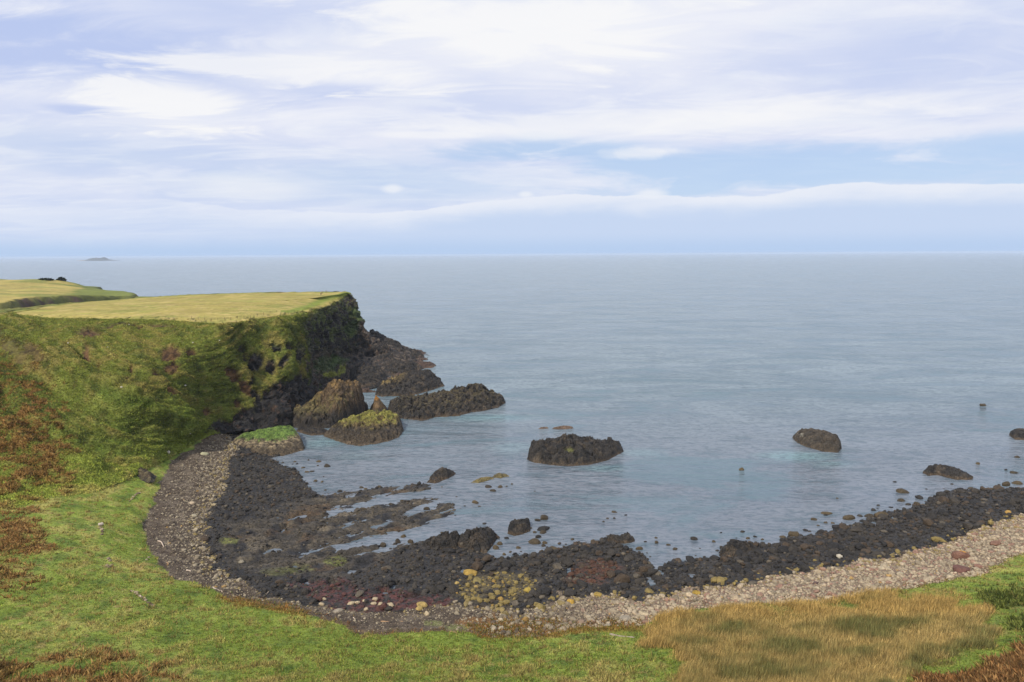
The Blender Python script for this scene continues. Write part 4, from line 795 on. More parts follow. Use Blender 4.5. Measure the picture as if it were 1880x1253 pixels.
# small rocks in the water: (px, py of the waterline, width, height)
SMALL = {
 'off the dark boulder apron by the mound': [(584, 849, 12, 4), (600, 858, 13, 6), (566, 846, 5, 3), (583, 856, 4, 3), (541, 849, 6, 3), (594, 876, 3, 2), (556, 860, 9, 4), (563, 868, 9, 4), (572, 867, 12, 3)],
 'off the uppermost ribbed ledge': [(624, 904, 10, 6), (663, 897, 9, 5), (671, 899, 8, 4), (695, 896, 12, 5), (709, 899, 10, 5), (615, 910, 10, 5), (597, 901, 5, 3), (770, 886, 4, 3), (579, 885, 8, 5), (591, 886, 6, 5)],
 'in the channels between the ribbed ledges': [(666, 939, 14, 11), (658, 945, 13, 6), (719, 928, 13, 5), (739, 923, 11, 7), (783, 937, 13, 9), (754, 962, 19, 10), (745, 951, 8, 4), (730, 998, 12, 11), (740, 987, 10, 7), (754, 998, 12, 11), (703, 1005, 14, 11), (693, 1006, 11, 8), (812, 980, 8, 5), (838, 913, 5, 2)],
 'near the flat olive rocks awash': [(873, 925, 14, 8), (880, 931, 7, 2), (905, 903, 13, 6), (918, 896, 11, 6), (897, 896, 13, 5), (940, 890, 5, 3), (930, 894, 4, 3), (982, 903, 3, 2)],
 'in the cluster off the knobbly black crag': [(1000, 955, 17, 12), (998, 975, 28, 12), (987, 957, 12, 6), (997, 980, 16, 8), (989, 988, 12, 8), (982, 979, 8, 5), (975, 971, 5, 4), (981, 999, 28, 11), (1001, 999, 10, 5), (998, 1004, 10, 5), (994, 1015, 9, 7), (1017, 1012, 20, 11), (1027, 1012, 12, 7), (1002, 1015, 8, 5), (945, 1020, 10, 8), (937, 1015, 7, 5), (926, 1020, 7, 7), (952, 1008, 10, 6), (930, 990, 10, 6), (917, 1001, 14, 8), (911, 1009, 12, 8)],
 'by the jagged rock midway along the beach': [(1090, 998, 13, 8), (1051, 992, 7, 5), (1205, 989, 6, 4), (1206, 998, 8, 6), (1185, 996, 7, 4), (1174, 1010, 14, 9), (1240, 1010, 12, 6), (1228, 1002, 9, 4)],
 'in open water in the middle of the bay': [(1128, 942, 11, 4), (1149, 947, 7, 3), (1108, 959, 6, 3), (1116, 953, 6, 2), (1128, 953, 6, 3), (1362, 864, 10, 7), (1806, 746, 14, 7), (1538, 916, 5, 2), (1644, 886, 10, 3)],
 'off the narrow part of the black bank': [(1324, 979, 5, 3), (1364, 978, 11, 5), (1374, 990, 9, 5), (1387, 987, 8, 4), (1400, 992, 7, 4), (1339, 999, 11, 5), (1276, 992, 14, 6), (1311, 996, 8, 4), (1438, 988, 12, 5), (1459, 985, 24, 12)],
 'off the broad part of the black bank': [(1496, 956, 13, 5), (1520, 945, 24, 5), (1517, 947, 9, 3), (1517, 961, 11, 4), (1503, 966, 6, 3), (1530, 962, 8, 4), (1561, 955, 28, 11), (1599, 951, 21, 8), (1626, 952, 30, 12), (1660, 906, 26, 8), (1656, 921, 15, 6), (1613, 929, 8, 3), (1685, 927, 12, 6), (1669, 928, 12, 6), (1784, 898, 12, 4)],
 'off the far end of the black bank': [(1797, 853, 11, 6), (1848, 864, 7, 4), (1865, 870, 17, 5), (1850, 893, 20, 12), (1871, 890, 20, 8), (1870, 841, 10, 4)]}
kk = 0
for wz, lst in SMALL.items():
    for px, py, w, h in lst:
        kk += 1; r = np.random.default_rng(kk); p = P(px, py, 0); s = p[1] / F; a = w * s / 2; hh = max(h * s * 0.8, 0.2)
        wd = 'wide' if w >= 19 else 'medium' if w >= 11 else 'small' if w >= 7 else 'tiny'; fl2 = 'low flat' if h < 0.36 * w else 'humped'
        put_stone('sea_rock', (p[0], p[1] + a * 0.5, hh * 0.05), (0, 0, r.uniform(-0.5, 0.5)), (a * 1.1, a * 0.9, hh * 1.35), kk % 12, mix(DARK1, lin(84, 72, 52), r.random()), f'{wd} {fl2} dark rock {wz}', 'sea rock', f'rocks {wz}')

# ------------------------------------------------------------------ vegetation: many separate blades, one object for each kind of cover
def blades(name, pts, colr, h, w, k, mat, spread=0.25, tilt=0.35, lean=(0.0, 0.0), tipk=1.25, rng=None, side=0.6):
    rng = rng or np.random.default_rng(len(pts)); n = len(pts)
    pts = np.repeat(pts, k, 0); colr = np.repeat(colr, k, 0); h = np.repeat(h, k) * rng.uniform(0.6, 1.25, n * k); w = np.repeat(w, k) * rng.uniform(0.7, 1.3, n * k)
    a = rng.uniform(0, 2 * math.pi, n * k); base = pts.copy()
    r = np.repeat(np.broadcast_to(spread, (n,)), k) * np.sqrt(rng.random(n * k))
    base[:, 0] += r * np.cos(a); base[:, 1] += r * np.sin(a); base[:, 2] -= 0.04
    b = rng.uniform(0, 2 * math.pi, n * k); tx, ty = np.cos(b), np.sin(b)
    tl = np.abs(rng.normal(0, tilt, n * k))
    tip = base + np.stack([h * (np.cos(a) * tl + np.repeat(np.broadcast_to(lean[0], (n,)), k)), h * (np.sin(a) * tl + np.repeat(np.broadcast_to(lean[1], (n,)), k)), h], 1)
    v = np.stack([base - np.stack([tx * w / 2, ty * w / 2, 0 * w], 1), base + np.stack([tx * w / 2, ty * w / 2, 0 * w], 1), tip], 1).reshape(-1, 3)
    c = colr * rng.uniform(0.8, 1.22, n * k)[:, None]
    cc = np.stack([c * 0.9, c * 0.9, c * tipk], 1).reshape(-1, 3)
    me = make_mesh(name, v, np.arange(n * k * 3).reshape(-1, 3), cc, smooth=True)
    nn = np.stack([np.cos(b + 1.57), np.sin(b + 1.57), 0 * b], 1) * rng.choice([-1, 1], n * k)[:, None] * side + np.array([0, 0, 1.0])
    nn = np.repeat(nn / np.linalg.norm(nn, axis=1)[:, None], 3, 0)
    me.normals_split_custom_set_from_vertices(nn.astype(np.float32))
    return tag(link(name, me, mat), kind='stuff')
def fan_pts(n, d0, d1, rng):
    a = rng.uniform(-0.76, 0.72, n); r = np.exp(rng.uniform(math.log(d0), math.log(d1), n)); return r * np.sin(a), r * np.cos(a)
rg = np.random.default_rng(21)
x, y = fan_pts(230000, 70, 215, rg); i = gidx(x, y)
g = (zone[i] == 3) & (reedm[i] < 0.6)
x, y, i = x[g], y[g], i[g]; D_ = np.hypot(x, y)
bk = np.clip(np.maximum(brk, br_r), 0, 1)[i]; sh_ = np.clip(shrubm, 0, 1)[i]
isb = rg.random(len(x)) < bk * 0.9 * sst(-0.25, 0.25, fbm(x / 3.2, y / 2.2, o=3) + 0.3 * bk - 0.05 + 0.5 * br_r[i]); iss = ~isb & (rg.random(len(x)) < 0.6 * sh_)
gr = ~isb & ~iss
tall = sst(0.1, 0.7, N2[i] + 0.5 * N3[i])
hh = (0.16 + 0.26 * tall) * rg.uniform(0.7, 1.3, len(x))
pt = np.stack([x, y, GZ[i]], 1)
gc = mixc(gcol[i], TAN, 0.55 * (rg.random(len(x)) < 0.18 + 0.25 * tall)); gc = mixc(gc, DKGRN, 0.5 * (rg.random(len(x)) < 0.14))
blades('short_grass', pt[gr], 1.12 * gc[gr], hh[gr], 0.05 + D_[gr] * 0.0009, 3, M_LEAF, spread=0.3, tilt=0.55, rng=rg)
# taller tussocks
tk_ = gr & (rg.random(len(x)) < 0.05 * sst(0.0, 0.6, N3[i] + 0.5 * N1[i]) + 0.012)
blades('tussock_grass', pt[tk_], mixc(gcol[i][tk_], lin(150, 128, 78), 0.65), 0.55 * rg.uniform(0.7, 1.3, tk_.sum()), 0.05 + D_[tk_] * 0.0008, 9, M_LEAF, spread=0.4, tilt=0.6, rng=rg)
bc = np.where((rg.random(len(x)) < 0.25)[:, None], lin(106, 82, 52), np.where((rg.random(len(x)) < 0.4)[:, None], lin(166, 130, 84), lin(144, 102, 64)))
bc = mixc(bc, gcol[i], 0.25)
blades('bracken_undergrowth', pt[isb], bc[isb], 0.5 * rg.uniform(0.5, 1.4, isb.sum()), 0.16 + D_[isb] * 0.0010, 6, M_LEAF, spread=0.45, tilt=0.9, tipk=1.1, rng=rg)
blades('low_shrub_vegetation', pt[iss], np.where((rg.random(iss.sum()) < 0.4)[:, None], lin(84, 94, 46), lin(114, 120, 60)), 0.5 * rg.uniform(0.4, 1.4, iss.sum()), 0.18 + D_[iss] * 0.0008, 6, M_LEAF, spread=0.4, tilt=0.6, tipk=1.1, rng=rg)
# the reed bed
x, y = fan_pts(420000, 74, 128, rg); i = gidx(x, y)
gz = fbm(x / 9 + 3, y / 7, o=3) + 0.35 * fbm(x / 2.5, y / 2.5, o=2)
g = (rg.random(len(x)) < sst(0.1, 0.95, reedm[i] + 0.5 * gz) * 0.95) & (zone[i] == 3) & (reedm[i] > 0.03)
x, y, i, gz = x[g], y[g], i[g], gz[g]; D_ = np.hypot(x, y)
edge = sst(1152, 1118, py_[i]) + sst(1290, 1215, px_[i]) * 0.8
green = sst(-0.25, 0.65, gz + 0.15 - 0.7 * edge)
rc_ = mixc(mixc(mixc(np.tile(lin(174, 152, 100), (len(x), 1)), lin(178, 146, 86), edge), lin(196, 166, 102), rg.random(len(x))), lin(112, 114, 68), 0.9 * green); rc_ = mixc(rc_, lin(140, 112, 66), 0.6 * (rg.random(len(x)) < 0.2))
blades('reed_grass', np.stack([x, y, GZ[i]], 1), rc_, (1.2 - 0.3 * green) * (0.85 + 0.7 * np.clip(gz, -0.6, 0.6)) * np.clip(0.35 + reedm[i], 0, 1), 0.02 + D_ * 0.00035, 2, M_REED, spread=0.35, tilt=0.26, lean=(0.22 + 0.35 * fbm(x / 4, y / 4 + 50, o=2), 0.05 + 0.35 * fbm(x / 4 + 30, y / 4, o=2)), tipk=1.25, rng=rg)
# the hillside
fc_a = LVf[LF]; cen = fc_a.mean(1); n_ = np.cross(fc_a[:, 2] - fc_a[:, 0], fc_a[:, 3] - fc_a[:, 1]); ar = np.linalg.norm(n_, axis=1) / 2
wv = ar / (cen[:, 0] ** 2 + cen[:, 1] ** 2) * (TK.ravel()[LF][:, 0] < 13.3) * (TR.ravel()[LF][:, 0] < 4.0) * (rr < 0.5) * (soil.ravel()[LF].mean(1) < 0.4)
cxp, _ = proj(cen); wv = wv * ((cxp > -60) & (cxp < 720))
pk = rg.choice(len(LF), 100000, p=wv / wv.sum()); u_, v_ = rg.random((2, len(pk), 1))
q = fc_a[pk]; pt = (q[:, 0] * (1 - u_) + q[:, 1] * u_) * (1 - v_) + (q[:, 3] * (1 - u_) + q[:, 2] * u_) * v_
hc = lcf[LF[pk, 0]]; bkm = brak.ravel()[LF[pk, 0]]; D_ = np.hypot(pt[:, 0], pt[:, 1])
isb = rg.random(len(pk)) < bkm * 0.6 * sst(-0.2, 0.3, q3.ravel()[LF[pk, 0]] + 0.5 * q2.ravel()[LF[pk, 0]])
hc = mixc(hc, lin(128, 118, 64), 0.35 * (rg.random(len(pk)) < 0.2)); hc = mixc(hc, lin(56, 66, 32), 0.35 * (rg.random(len(pk)) < 0.2))
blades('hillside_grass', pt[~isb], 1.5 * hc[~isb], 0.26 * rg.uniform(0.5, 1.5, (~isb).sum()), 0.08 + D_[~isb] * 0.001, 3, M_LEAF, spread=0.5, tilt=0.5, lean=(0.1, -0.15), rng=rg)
bc = np.where((rg.random(len(pk)) < 0.3)[:, None], lin(92, 66, 42), np.where((rg.random(len(pk)) < 0.35)[:, None], lin(140, 100, 60), lin(122, 80, 48)))
bc = 1.25 * mixc(bc, hc, 0.55)
blades('hillside_bracken_undergrowth', pt[isb], bc[isb], 0.5 * rg.uniform(0.5, 1.4, isb.sum()), 0.16 + D_[isb] * 0.0011, 5, M_LEAF, spread=0.5, tilt=0.9, tipk=1.1, rng=rg)
# russet plants along the top of the beach
x, y = fan_pts(130000, 95, 165, rg); i = gidx(x, y); g = (zone[i] >= 1) & (rg.random(len(x)) < np.clip(orange[i] + 0.10 * ((aG[i] < 2.0) & (zone[i] == 2) & (px_[i] > 420) & (px_[i] < 1180)) + 0.30 * ((aG[i] < 3.0) & (zone[i] == 2) & (px_[i] >= 1180)) * sst(0.0, 0.35, N2[i]), 0, 0.9))
x, y, i = x[g], y[g], i[g]
blades('strandline_vegetation', np.stack([x, y, GZ[i]], 1), np.where((rg.random(len(x)) < 0.4)[:, None], lin(150, 122, 70), np.where((rg.random(len(x)) < 0.5)[:, None], lin(142, 98, 54), lin(108, 110, 58))), 0.3 * rg.uniform(0.5, 1.5, len(x)), np.full(len(x), 0.12), 4, M_LEAF, spread=0.3, tilt=0.7, rng=rg)

# ------------------------------------------------------------------ bushes on the far hill
def bush(px, py, wpx, hm, label):
    p = hit(px, py, True); s = p[1] / F; r = np.random.default_rng(int(px)); n = 900; rx = wpx * s / 2
    d = r.normal(size=(n, 3)); d /= np.linalg.norm(d, axis=1)[:, None]; d[:, 2] = np.abs(d[:, 2]); rad = r.uniform(0.6, 1.05, n) ** 0.5
    lump = 1 + 0.35 * fbm(d[:, 0] * 2 + px, d[:, 1] * 2, d[:, 2] * 2, o=2)
    c = d * (rad * lump)[:, None] * np.array([rx, rx * 0.6, hm])
    a, b = r.normal(size=(2, n, 3)) * 0.45
    v = np.stack([c - a, c + a, c + b], 1).reshape(-1, 3)
    col_ = np.repeat(lin(44, 52, 30)[None] * r.uniform(0.6, 1.5, (n, 1)), 3, 0)
    o = tag(bpy.data.objects.new('bush', None), label, 'bush'); COL.objects.link(o); o.location = p
    link('foliage', make_mesh('foliage', v, np.arange(3 * n).reshape(-1, 3), col_, False), M_LEAF, o)
    ang_ = np.linspace(0, 2 * math.pi, 6, endpoint=False)
    sv_ = np.concatenate([np.stack([0.25 * k_ * np.cos(ang_), 0.25 * k_ * np.sin(ang_), np.full(6, z_)], 1) for k_, z_ in ((1.0, -0.4), (0.7, hm * 0.5))])
    link('stem', make_mesh('stem', sv_, np.array([(j, (j + 1) % 6, 6 + (j + 1) % 6, 6 + j) for j in range(6)]), np.tile(lin(70, 56, 44), (12, 1))), M_LEAF, o)
bush(113, 515.5, 17, 3.0, 'dark rounded bush on the crest of the far headland')
bush(84, 514.2, 26, 1.3, 'long low dark thicket on the far crest beside the rounded bush')

# ------------------------------------------------------------------ driftwood, stone heaps, pale stones on the slope
def log(pix, rad, color, label, lift=0.7):
    ps = np.array([hit(a, b) for a, b in pix]); ps = interp(ps, np.linspace(0, len(ps) - 1, 14)) if len(ps) > 2 else np.array([mix(ps[0], ps[1], t) for t in np.linspace(0, 1, 14)])
    ps[:, 2] = np.interp(np.linspace(0, 1, 14), [0, 1], [ps[0, 2], ps[-1, 2]]) + rad * lift
    r = np.random.default_rng(int(pix[0][0] * 7)); vs = []
    for k, p in enumerate(ps):
        t = ps[min(k + 1, 13)] - ps[max(k - 1, 0)]; t /= np.linalg.norm(t); s_ = np.cross(t, [0, 0, 1]); s_ /= np.linalg.norm(s_); u_ = np.cross(s_, t)
        rr0 = rad * (1.0 - 0.35 * k / 13) * (0.35 if k in (0, 13) else 1) * r.uniform(0.88, 1.12)
        for a in np.linspace(0, 2 * math.pi, 8, endpoint=False): vs.append(p + rr0 * r.uniform(0.85, 1.15) * (math.cos(a) * s_ + math.sin(a) * u_))
    vs = np.array(vs); base = ps[0].copy(); f = [(k * 8 + j, k * 8 + (j + 1) % 8, (k + 1) * 8 + (j + 1) % 8, (k + 1) * 8 + j) for k in range(13) for j in range(8)]
    o = link('driftwood', make_mesh('driftwood', vs - base, np.array(f)), M_WOOD, loc=base); o.color = (*[float(q) for q in color], 1)
    return tag(o, label, 'driftwood')
WHITEW, GREYW, TANW = lin(196, 178, 160), lin(150, 138, 124), lin(170, 138, 106)
log([(289, 994), (296, 997), (301, 1006)], 0.13, WHITEW, 'curved bleached branch on the dark gravel beside the grass')
log([(306, 1033), (310, 1037)], 0.09, TANW, 'very short pale stick on the gravel near the grass')
log([(342, 1048), (351, 1050)], 0.15, WHITEW, 'short pale wood block on the gravel')
log([(391, 1080), (400, 1083), (409, 1087)], 0.12, WHITEW, 'pale straight pole at the corner of the grass')
log([(489, 1092), (494, 1086)], 0.07, WHITEW, 'thin pale twig on the gravel near the black rubble')
log([(699, 1142), (720, 1141), (740, 1142)], 0.13, TANW, 'tan driftwood log lying on grey sand above the red weed')
log([(648, 1134), (656, 1139), (666, 1140)], 0.09, WHITEW, 'crooked pale branch on the strandline')
log([(427, 1095), (435, 1096)], 0.08, WHITEW, 'pale stick beside the orange strandline plants')
log([(826, 1160), (840, 1163)], 0.09, TANW, 'short brown stick on the turf edge')
log([(1119, 1166), (1140, 1169), (1165, 1172)], 0.17, GREYW, 'long grey log lying on the grass beside the reed bed')
log([(256, 1095), (268, 1100)], 0.12, WHITEW, 'white plank lying on the row of stones in the grass')
def heap(lst, label, group):
    for k, (px, py, w) in enumerate(lst):
        p = hit(px, py); s = p[1] / F; a = 0.7 * w * s; r = np.random.default_rng(int(px * 3 + py))
        put_stone('stone', (p[0], p[1], p[2] + a * 0.25), (0, 0, r.uniform(0, 6)), (a * 1.1, a, a * 0.85), k % 12, mix(lin(78, 66, 52), lin(160, 144, 120), r.random()), label, 'stone', group)
heap([(241, 1086, 5), (245, 1087, 5), (249, 1089, 6), (252, 1092, 5), (256, 1095, 6), (261, 1099, 6), (264, 1102, 5), (268, 1103, 6), (271, 1107, 5), (274, 1108, 6), (277, 1111, 6), (281, 1113, 6)], 'small grey-brown stone in the straight row beneath the white plank in the grass', 'stones of the row under the plank')
heap([(184, 970, 5), (187, 973, 6), (188, 977, 5), (187, 982, 5)], 'greyish stone in the small upright heap on the green flat', 'stones of the small heap')
put_stone('stone', hit(185, 966) + np.array([0, 0, 0.3]), (0, 0, 1), (0.6, 0.55, 0.7), 5, lin(190, 176, 160), 'whitish stone topping the small heap on the green flat', 'stone')
heap([(199, 1027, 7), (202, 1030, 6), (196, 1039, 5), (201, 1042, 7), (205, 1038, 4)], 'brown-grey stone in the low scatter on open grass below the heap', 'stones of the low scatter')
heap([(238, 921, 4), (242, 917, 4), (245, 913, 4), (249, 910, 5), (253, 907, 5), (256, 906, 4)], 'little stone in the faint slanting line near the turf edge', 'stones of the slanting line')
for px, py, lb in [(237, 597, 'white fleck of stone just under the clifftop field'), (193, 611, 'white fleck of stone beside the highest earth scar'), (354, 630, 'white fleck of stone above the dark scar on the slope'), (403, 626, 'white fleck of stone near the first cliff rocks'), (223, 712, 'white fleck of stone below the small round earth scar'), (340, 709, 'white fleck of stone alone on the middle of the slope'), (125, 631, 'white fleck of stone high on the bracken side'), (198, 639, 'white fleck of stone right of the long narrow earth scar'.replace('right of', 'next to')), (349, 797, 'white fleck of stone at the foot of the slope')]:
    p = hit(px, py); put_stone('stone', (p[0], p[1], p[2] + 0.15), (0, 0, px), 0.34, int(px) % 12, lin(214, 206, 190), lb, 'stone')

# ------------------------------------------------------------------ the fence along the clifftop
M_POST = ground_mat('fence_wood', (3, 12), (0.8, 1.2), 0.02, 10, objcol=True)
fe = tag(bpy.data.objects.new('fence', None), 'thin wire fence with wooden posts along the clifftop field edge', 'fence'); COL.objects.link(fe)
fpts = [P(a, b - 1.0, 36.45) for a, b in [(352, 588.5), (364, 589.2), (376, 590), (388, 590.6), (400, 590.4), (412, 589.6), (424, 588.5), (436, 587.2), (448, 585.6), (460, 583.8), (472, 581.8), (484, 579.4), (496, 576.8), (508, 574.2)]]
for p in fpts: p[2] = drop(p[0], p[1])
fe.location = fpts[0]
def box_v(w, d, h, z0=0):
    return np.array([(sx * w / 2, sy * d / 2, z) for z in (z0, h) for sx, sy in ((-1, -1), (1, -1), (1, 1), (-1, 1))])
BOXF = np.array([(0, 3, 2, 1), (4, 5, 6, 7), (0, 1, 5, 4), (1, 2, 6, 5), (2, 3, 7, 6), (3, 0, 4, 7)])
pm = make_mesh('post', box_v(0.09, 0.09, 1.05, -0.3), BOXF, smooth=False); pm.materials.append(M_POST)
for p in fpts:
    o = link('post', pm, None, fe, p - fpts[0]); o.color = (*[float(q) for q in lin(92, 78, 64)], 1)
for z in (0.45, 0.95):
    vs = np.concatenate([p - fpts[0] + np.array([(0, 0, z - 0.008), (0, 0, z + 0.008), (0.0, 0.016, z)]) for p in fpts])
    o = link('wire', make_mesh('wire', vs, np.array([(k * 3 + j, k * 3 + (j + 1) % 3, k * 3 + 3 + (j + 1) % 3, k * 3 + 3 + j) for k in range(len(fpts) - 1) for j in range(3)])), M_POST, fe); o.color = (0.1, 0.1, 0.1, 1)

# ------------------------------------------------------------------ walkers on the clifftop
def cmat(name, c):
    m, nt, out = new_mat(name); pos = nt.n('ShaderNodeNewGeometry').outputs['Position']
    bs = nt.n('ShaderNodeBsdfPrincipled', ins={'Base Color': nt.hue(tuple(c) + (1,), nt.rng(nt.noise(pos, 9.0), 0.3, 0.7, 0.8, 1.2)), 'Roughness': 0.85}); nt.t.links.new(bs.outputs[0], out.inputs[0]); return m
M_SKIN = cmat('skin', lin(200, 156, 130)); M_HAIR = cmat('dark_hair', lin(50, 38, 30))
def skin_obj(name, J, E, mat, parent, root=0):
    me = bpy.data.meshes.new(name); me.from_pydata([j[:3] for j in J], E, []); me.update()
    o = link(name, me, mat, parent); m = o.modifiers.new('skin', 'SKIN'); m.use_smooth_shade = True
    for k, j in enumerate(J):
        sv_ = me.skin_vertices[0].data[k]; sv_.radius = (j[3], j[4] if len(j) > 4 else j[3]); sv_.use_root = (k == root)
    o.modifiers.new('subsurf', 'SUBSURF').levels = 1; o.modifiers['subsurf'].render_levels = 1
    return o
def person(px, py, Ht, jacket, legs, rot, label):
    p = hit(px, py); k = Ht / 1.75
    root = tag(bpy.data.objects.new('person', None), label, 'person'); COL.objects.link(root); root.location = p; root.rotation_euler = (0, 0, rot); root.scale = (k, k, k)
    st = 0.10
    J = [(0, 0, 0.95, .15, .11), (0, 0, 1.18, .14, .10), (0, 0, 1.40, .16, .10), (0, 0, 1.52, .055), (0, -.01, 1.62, .085, .10), (0, -.015, 1.70, .075, .09),
         (-.20, 0, 1.42, .06), (-.25, .02, 1.15, .045), (-.24, -.10, .92, .035), (-.24, -.15, .84, .035), (.20, 0, 1.42, .06), (.25, .02, 1.15, .045), (.24, -.10, .92, .035), (.24, -.15, .84, .035),
         (-.10, 0, .88, .09), (-.11, -st, .48, .06), (-.11, -st + .06, .08, .045), (-.11, -st - .10, .04, .04), (.10, 0, .88, .09), (.11, st, .48, .06), (.11, st + .10, .08, .045), (.11, st - .06, .04, .04)]
    E = [(0, 1), (1, 2), (2, 3), (3, 4), (4, 5), (2, 6), (6, 7), (7, 8), (8, 9), (2, 10), (10, 11), (11, 12), (12, 13), (0, 14), (14, 15), (15, 16), (16, 17), (0, 18), (18, 19), (19, 20), (20, 21)]
    skin_obj('body', J, E, M_SKIN, root)
    g = lambda idx, d: [tuple(J[q][:3]) + tuple(t + d for t in (J[q][3:] if len(J[q]) > 4 else (J[q][3], J[q][3]))) for q in idx]
    skin_obj('jacket', g([0, 1, 2, 6, 7, 8, 10, 11, 12], .025), [(0, 1), (1, 2), (2, 3), (3, 4), (4, 5), (2, 6), (6, 7), (7, 8)], cmat('jacket_cloth', jacket), root)
    skin_obj('trousers', g([0, 14, 15, 16, 18, 19, 20], .018), [(0, 1), (1, 2), (2, 3), (0, 4), (4, 5), (5, 6)], cmat('trouser_cloth', legs), root)
    skin_obj('hair', [(0, .03, 1.66, .095, .09), (0, .01, 1.735, .085, .085), (0, .0, 1.765, .05, .05)], [(0, 1), (1, 2)], M_HAIR, root)
person(589.3, 543, 1.75, lin(24, 24, 28), lin(40, 40, 46), 0.4, 'person in black clothes standing lowest of the three by the cliff path')
person(591.2, 540, 1.72, lin(62, 70, 82), lin(38, 40, 50), -0.6, 'person in grey-blue jacket just behind the black-clothed walker')
person(598.8, 538.3, 1.78, lin(26, 34, 56), lin(70, 72, 80), 1.2, 'person in dark navy jacket standing apart nearer the cliff tip')

# ------------------------------------------------------------------ sea air
if HAZE > 0:
    hm = bpy.data.materials.new('sea_air'); hm.use_nodes = True; nt = NT(hm.node_tree); hm.node_tree.nodes.clear()
    out = nt.n('ShaderNodeOutputMaterial'); vol = nt.n('ShaderNodeVolumePrincipled', ins={'Color': (0.72, 0.83, 1.0), 'Density': HAZE, 'Anisotropy': 0.0}); nt.t.links.new(vol.outputs[0], out.inputs['Volume'])
    L_ = 61000.0
    o = link('haze', make_mesh('haze', box_v(2 * L_, 2 * L_, 66.0, -4.0), BOXF, smooth=False), hm); tag(o, kind='stuff')

# ------------------------------------------------------------------ sky, sun, camera
SUN_AZ, SUN_EL = math.radians(-146), math.radians(42)        # azimuth from the view axis, to the left and behind
to_sun = Vector((math.sin(SUN_AZ) * math.cos(SUN_EL), math.cos(SUN_AZ) * math.cos(SUN_EL), math.sin(SUN_EL)))
ld = bpy.data.lights.new('sun', 'SUN'); ld.energy = SUN_E; ld.angle = math.radians(SUN_ANG); ld.color = (1.0, 0.93, 0.82)
so = bpy.data.objects.new('sun', ld); COL.objects.link(so); so.rotation_euler = to_sun.to_track_quat('Z', 'Y').to_euler()
w = bpy.data.worlds.new('World'); scene.world = w; w.use_nodes = True
nt = NT(w.node_tree); w.node_tree.nodes.clear()
d = nt.n('ShaderNodeTexCoord').outputs['Generated']
sp = nt.n('ShaderNodeSeparateXYZ', ins={0: d}); dx, dy, dz = sp.outputs
az = nt.m('ARCTAN2', dx, dy)
hr = nt.m('SQRT', nt.m('ADD', nt.m('MULTIPLY', dx, dx), nt.m('MULTIPLY', dy, dy)))
el = nt.m('DIVIDE', dz, nt.m('MAXIMUM', hr, 0.02))
def AE(px, py):
    q = ray(px, py); return math.atan2(q[0], q[1]), q[2] / math.hypot(q[0], q[1])
sky = nt.n('ShaderNodeTexSky', sky_type='NISHITA', sun_disc=False, sun_elevation=SUN_EL, sun_rotation=SUN_AZ, air_density=1.0, dust_density=0.6, ozone_density=1.5)
nz = nt.m('MAXIMUM', dz, 0.02)
pl = nt.n('ShaderNodeCombineXYZ', ins={0: nt.m('DIVIDE', dx, nt.m('ADD', nz, 0.10)), 1: nt.m('DIVIDE', dy, nt.m('ADD', nz, 0.10)), 2: 0.0}).outputs[0]
n_big = nt.noise(nt.n('ShaderNodeMapping', ins={'Vector': pl, 'Scale': (0.75, 1.1, 1), 'Location': (3.1, 1.7, 0)}).outputs[0], 1.0, 7.0, 0.56, 0.5)
n_fine = nt.noise(nt.n('ShaderNodeMapping', ins={'Vector': pl, 'Scale': (1.6, 3.2, 1), 'Rotation': (0, 0, 0.22), 'Location': (7, 2, 0)}).outputs[0], 1.0, 8.0, 0.6, 0.9)
ae = nt.n('ShaderNodeCombineXYZ', ins={0: az, 1: el, 2: 0.0}).outputs[0]
n_str = nt.noise(nt.n('ShaderNodeMapping', ins={'Vector': ae, 'Scale': (4.5, 26, 1), 'Location': (1.3, 0.4, 0)}).outputs[0], 1.0, 7.0, 0.6, 0.6)
n_puf = nt.noise(nt.n('ShaderNodeMapping', ins={'Vector': ae, 'Scale': (16, 30, 1)}).outputs[0], 1.0, 6.0, 0.6, 0.3)
def blob(px, py, rx, ry, soft=0.9, nzk=1.2, n=None):
    a0, e0 = AE(px, py); a1 = AE(px + rx, py)[0]; e1 = AE(px, py - ry)[1]
    q = nt.vm('LENGTH', nt.vm('MULTIPLY', nt.vm('SUBTRACT', ae, (a0, e0, 0)), (1 / abs(a1 - a0), 1 / abs(e1 - e0), 0)))
    q = nt.m('ADD', q, nt.m('MULTIPLY_ADD', n_str if n is None else n, nzk, -nzk / 2))
    return nt.rng(q, 1.0 + soft / 2, 1.0 - soft)
mx = lambda *a: a[0] if len(a) == 1 else nt.m('MAXIMUM', a[0], mx(*a[1:]))
cloud_w, cloud_g, blue, palb = lin(250, 251, 255), lin(222, 228, 246), lin(186, 211, 249), lin(206, 222, 248)
c = nt.mix(nt.rng(n_big, 0.36, 0.62), tuple(lin(214, 223, 248)), tuple(lin(232, 236, 251)))
c = nt.mix(nt.m('MULTIPLY', nt.rng(n_fine, 0.45, 0.68), 0.5), c, tuple(cloud_w))
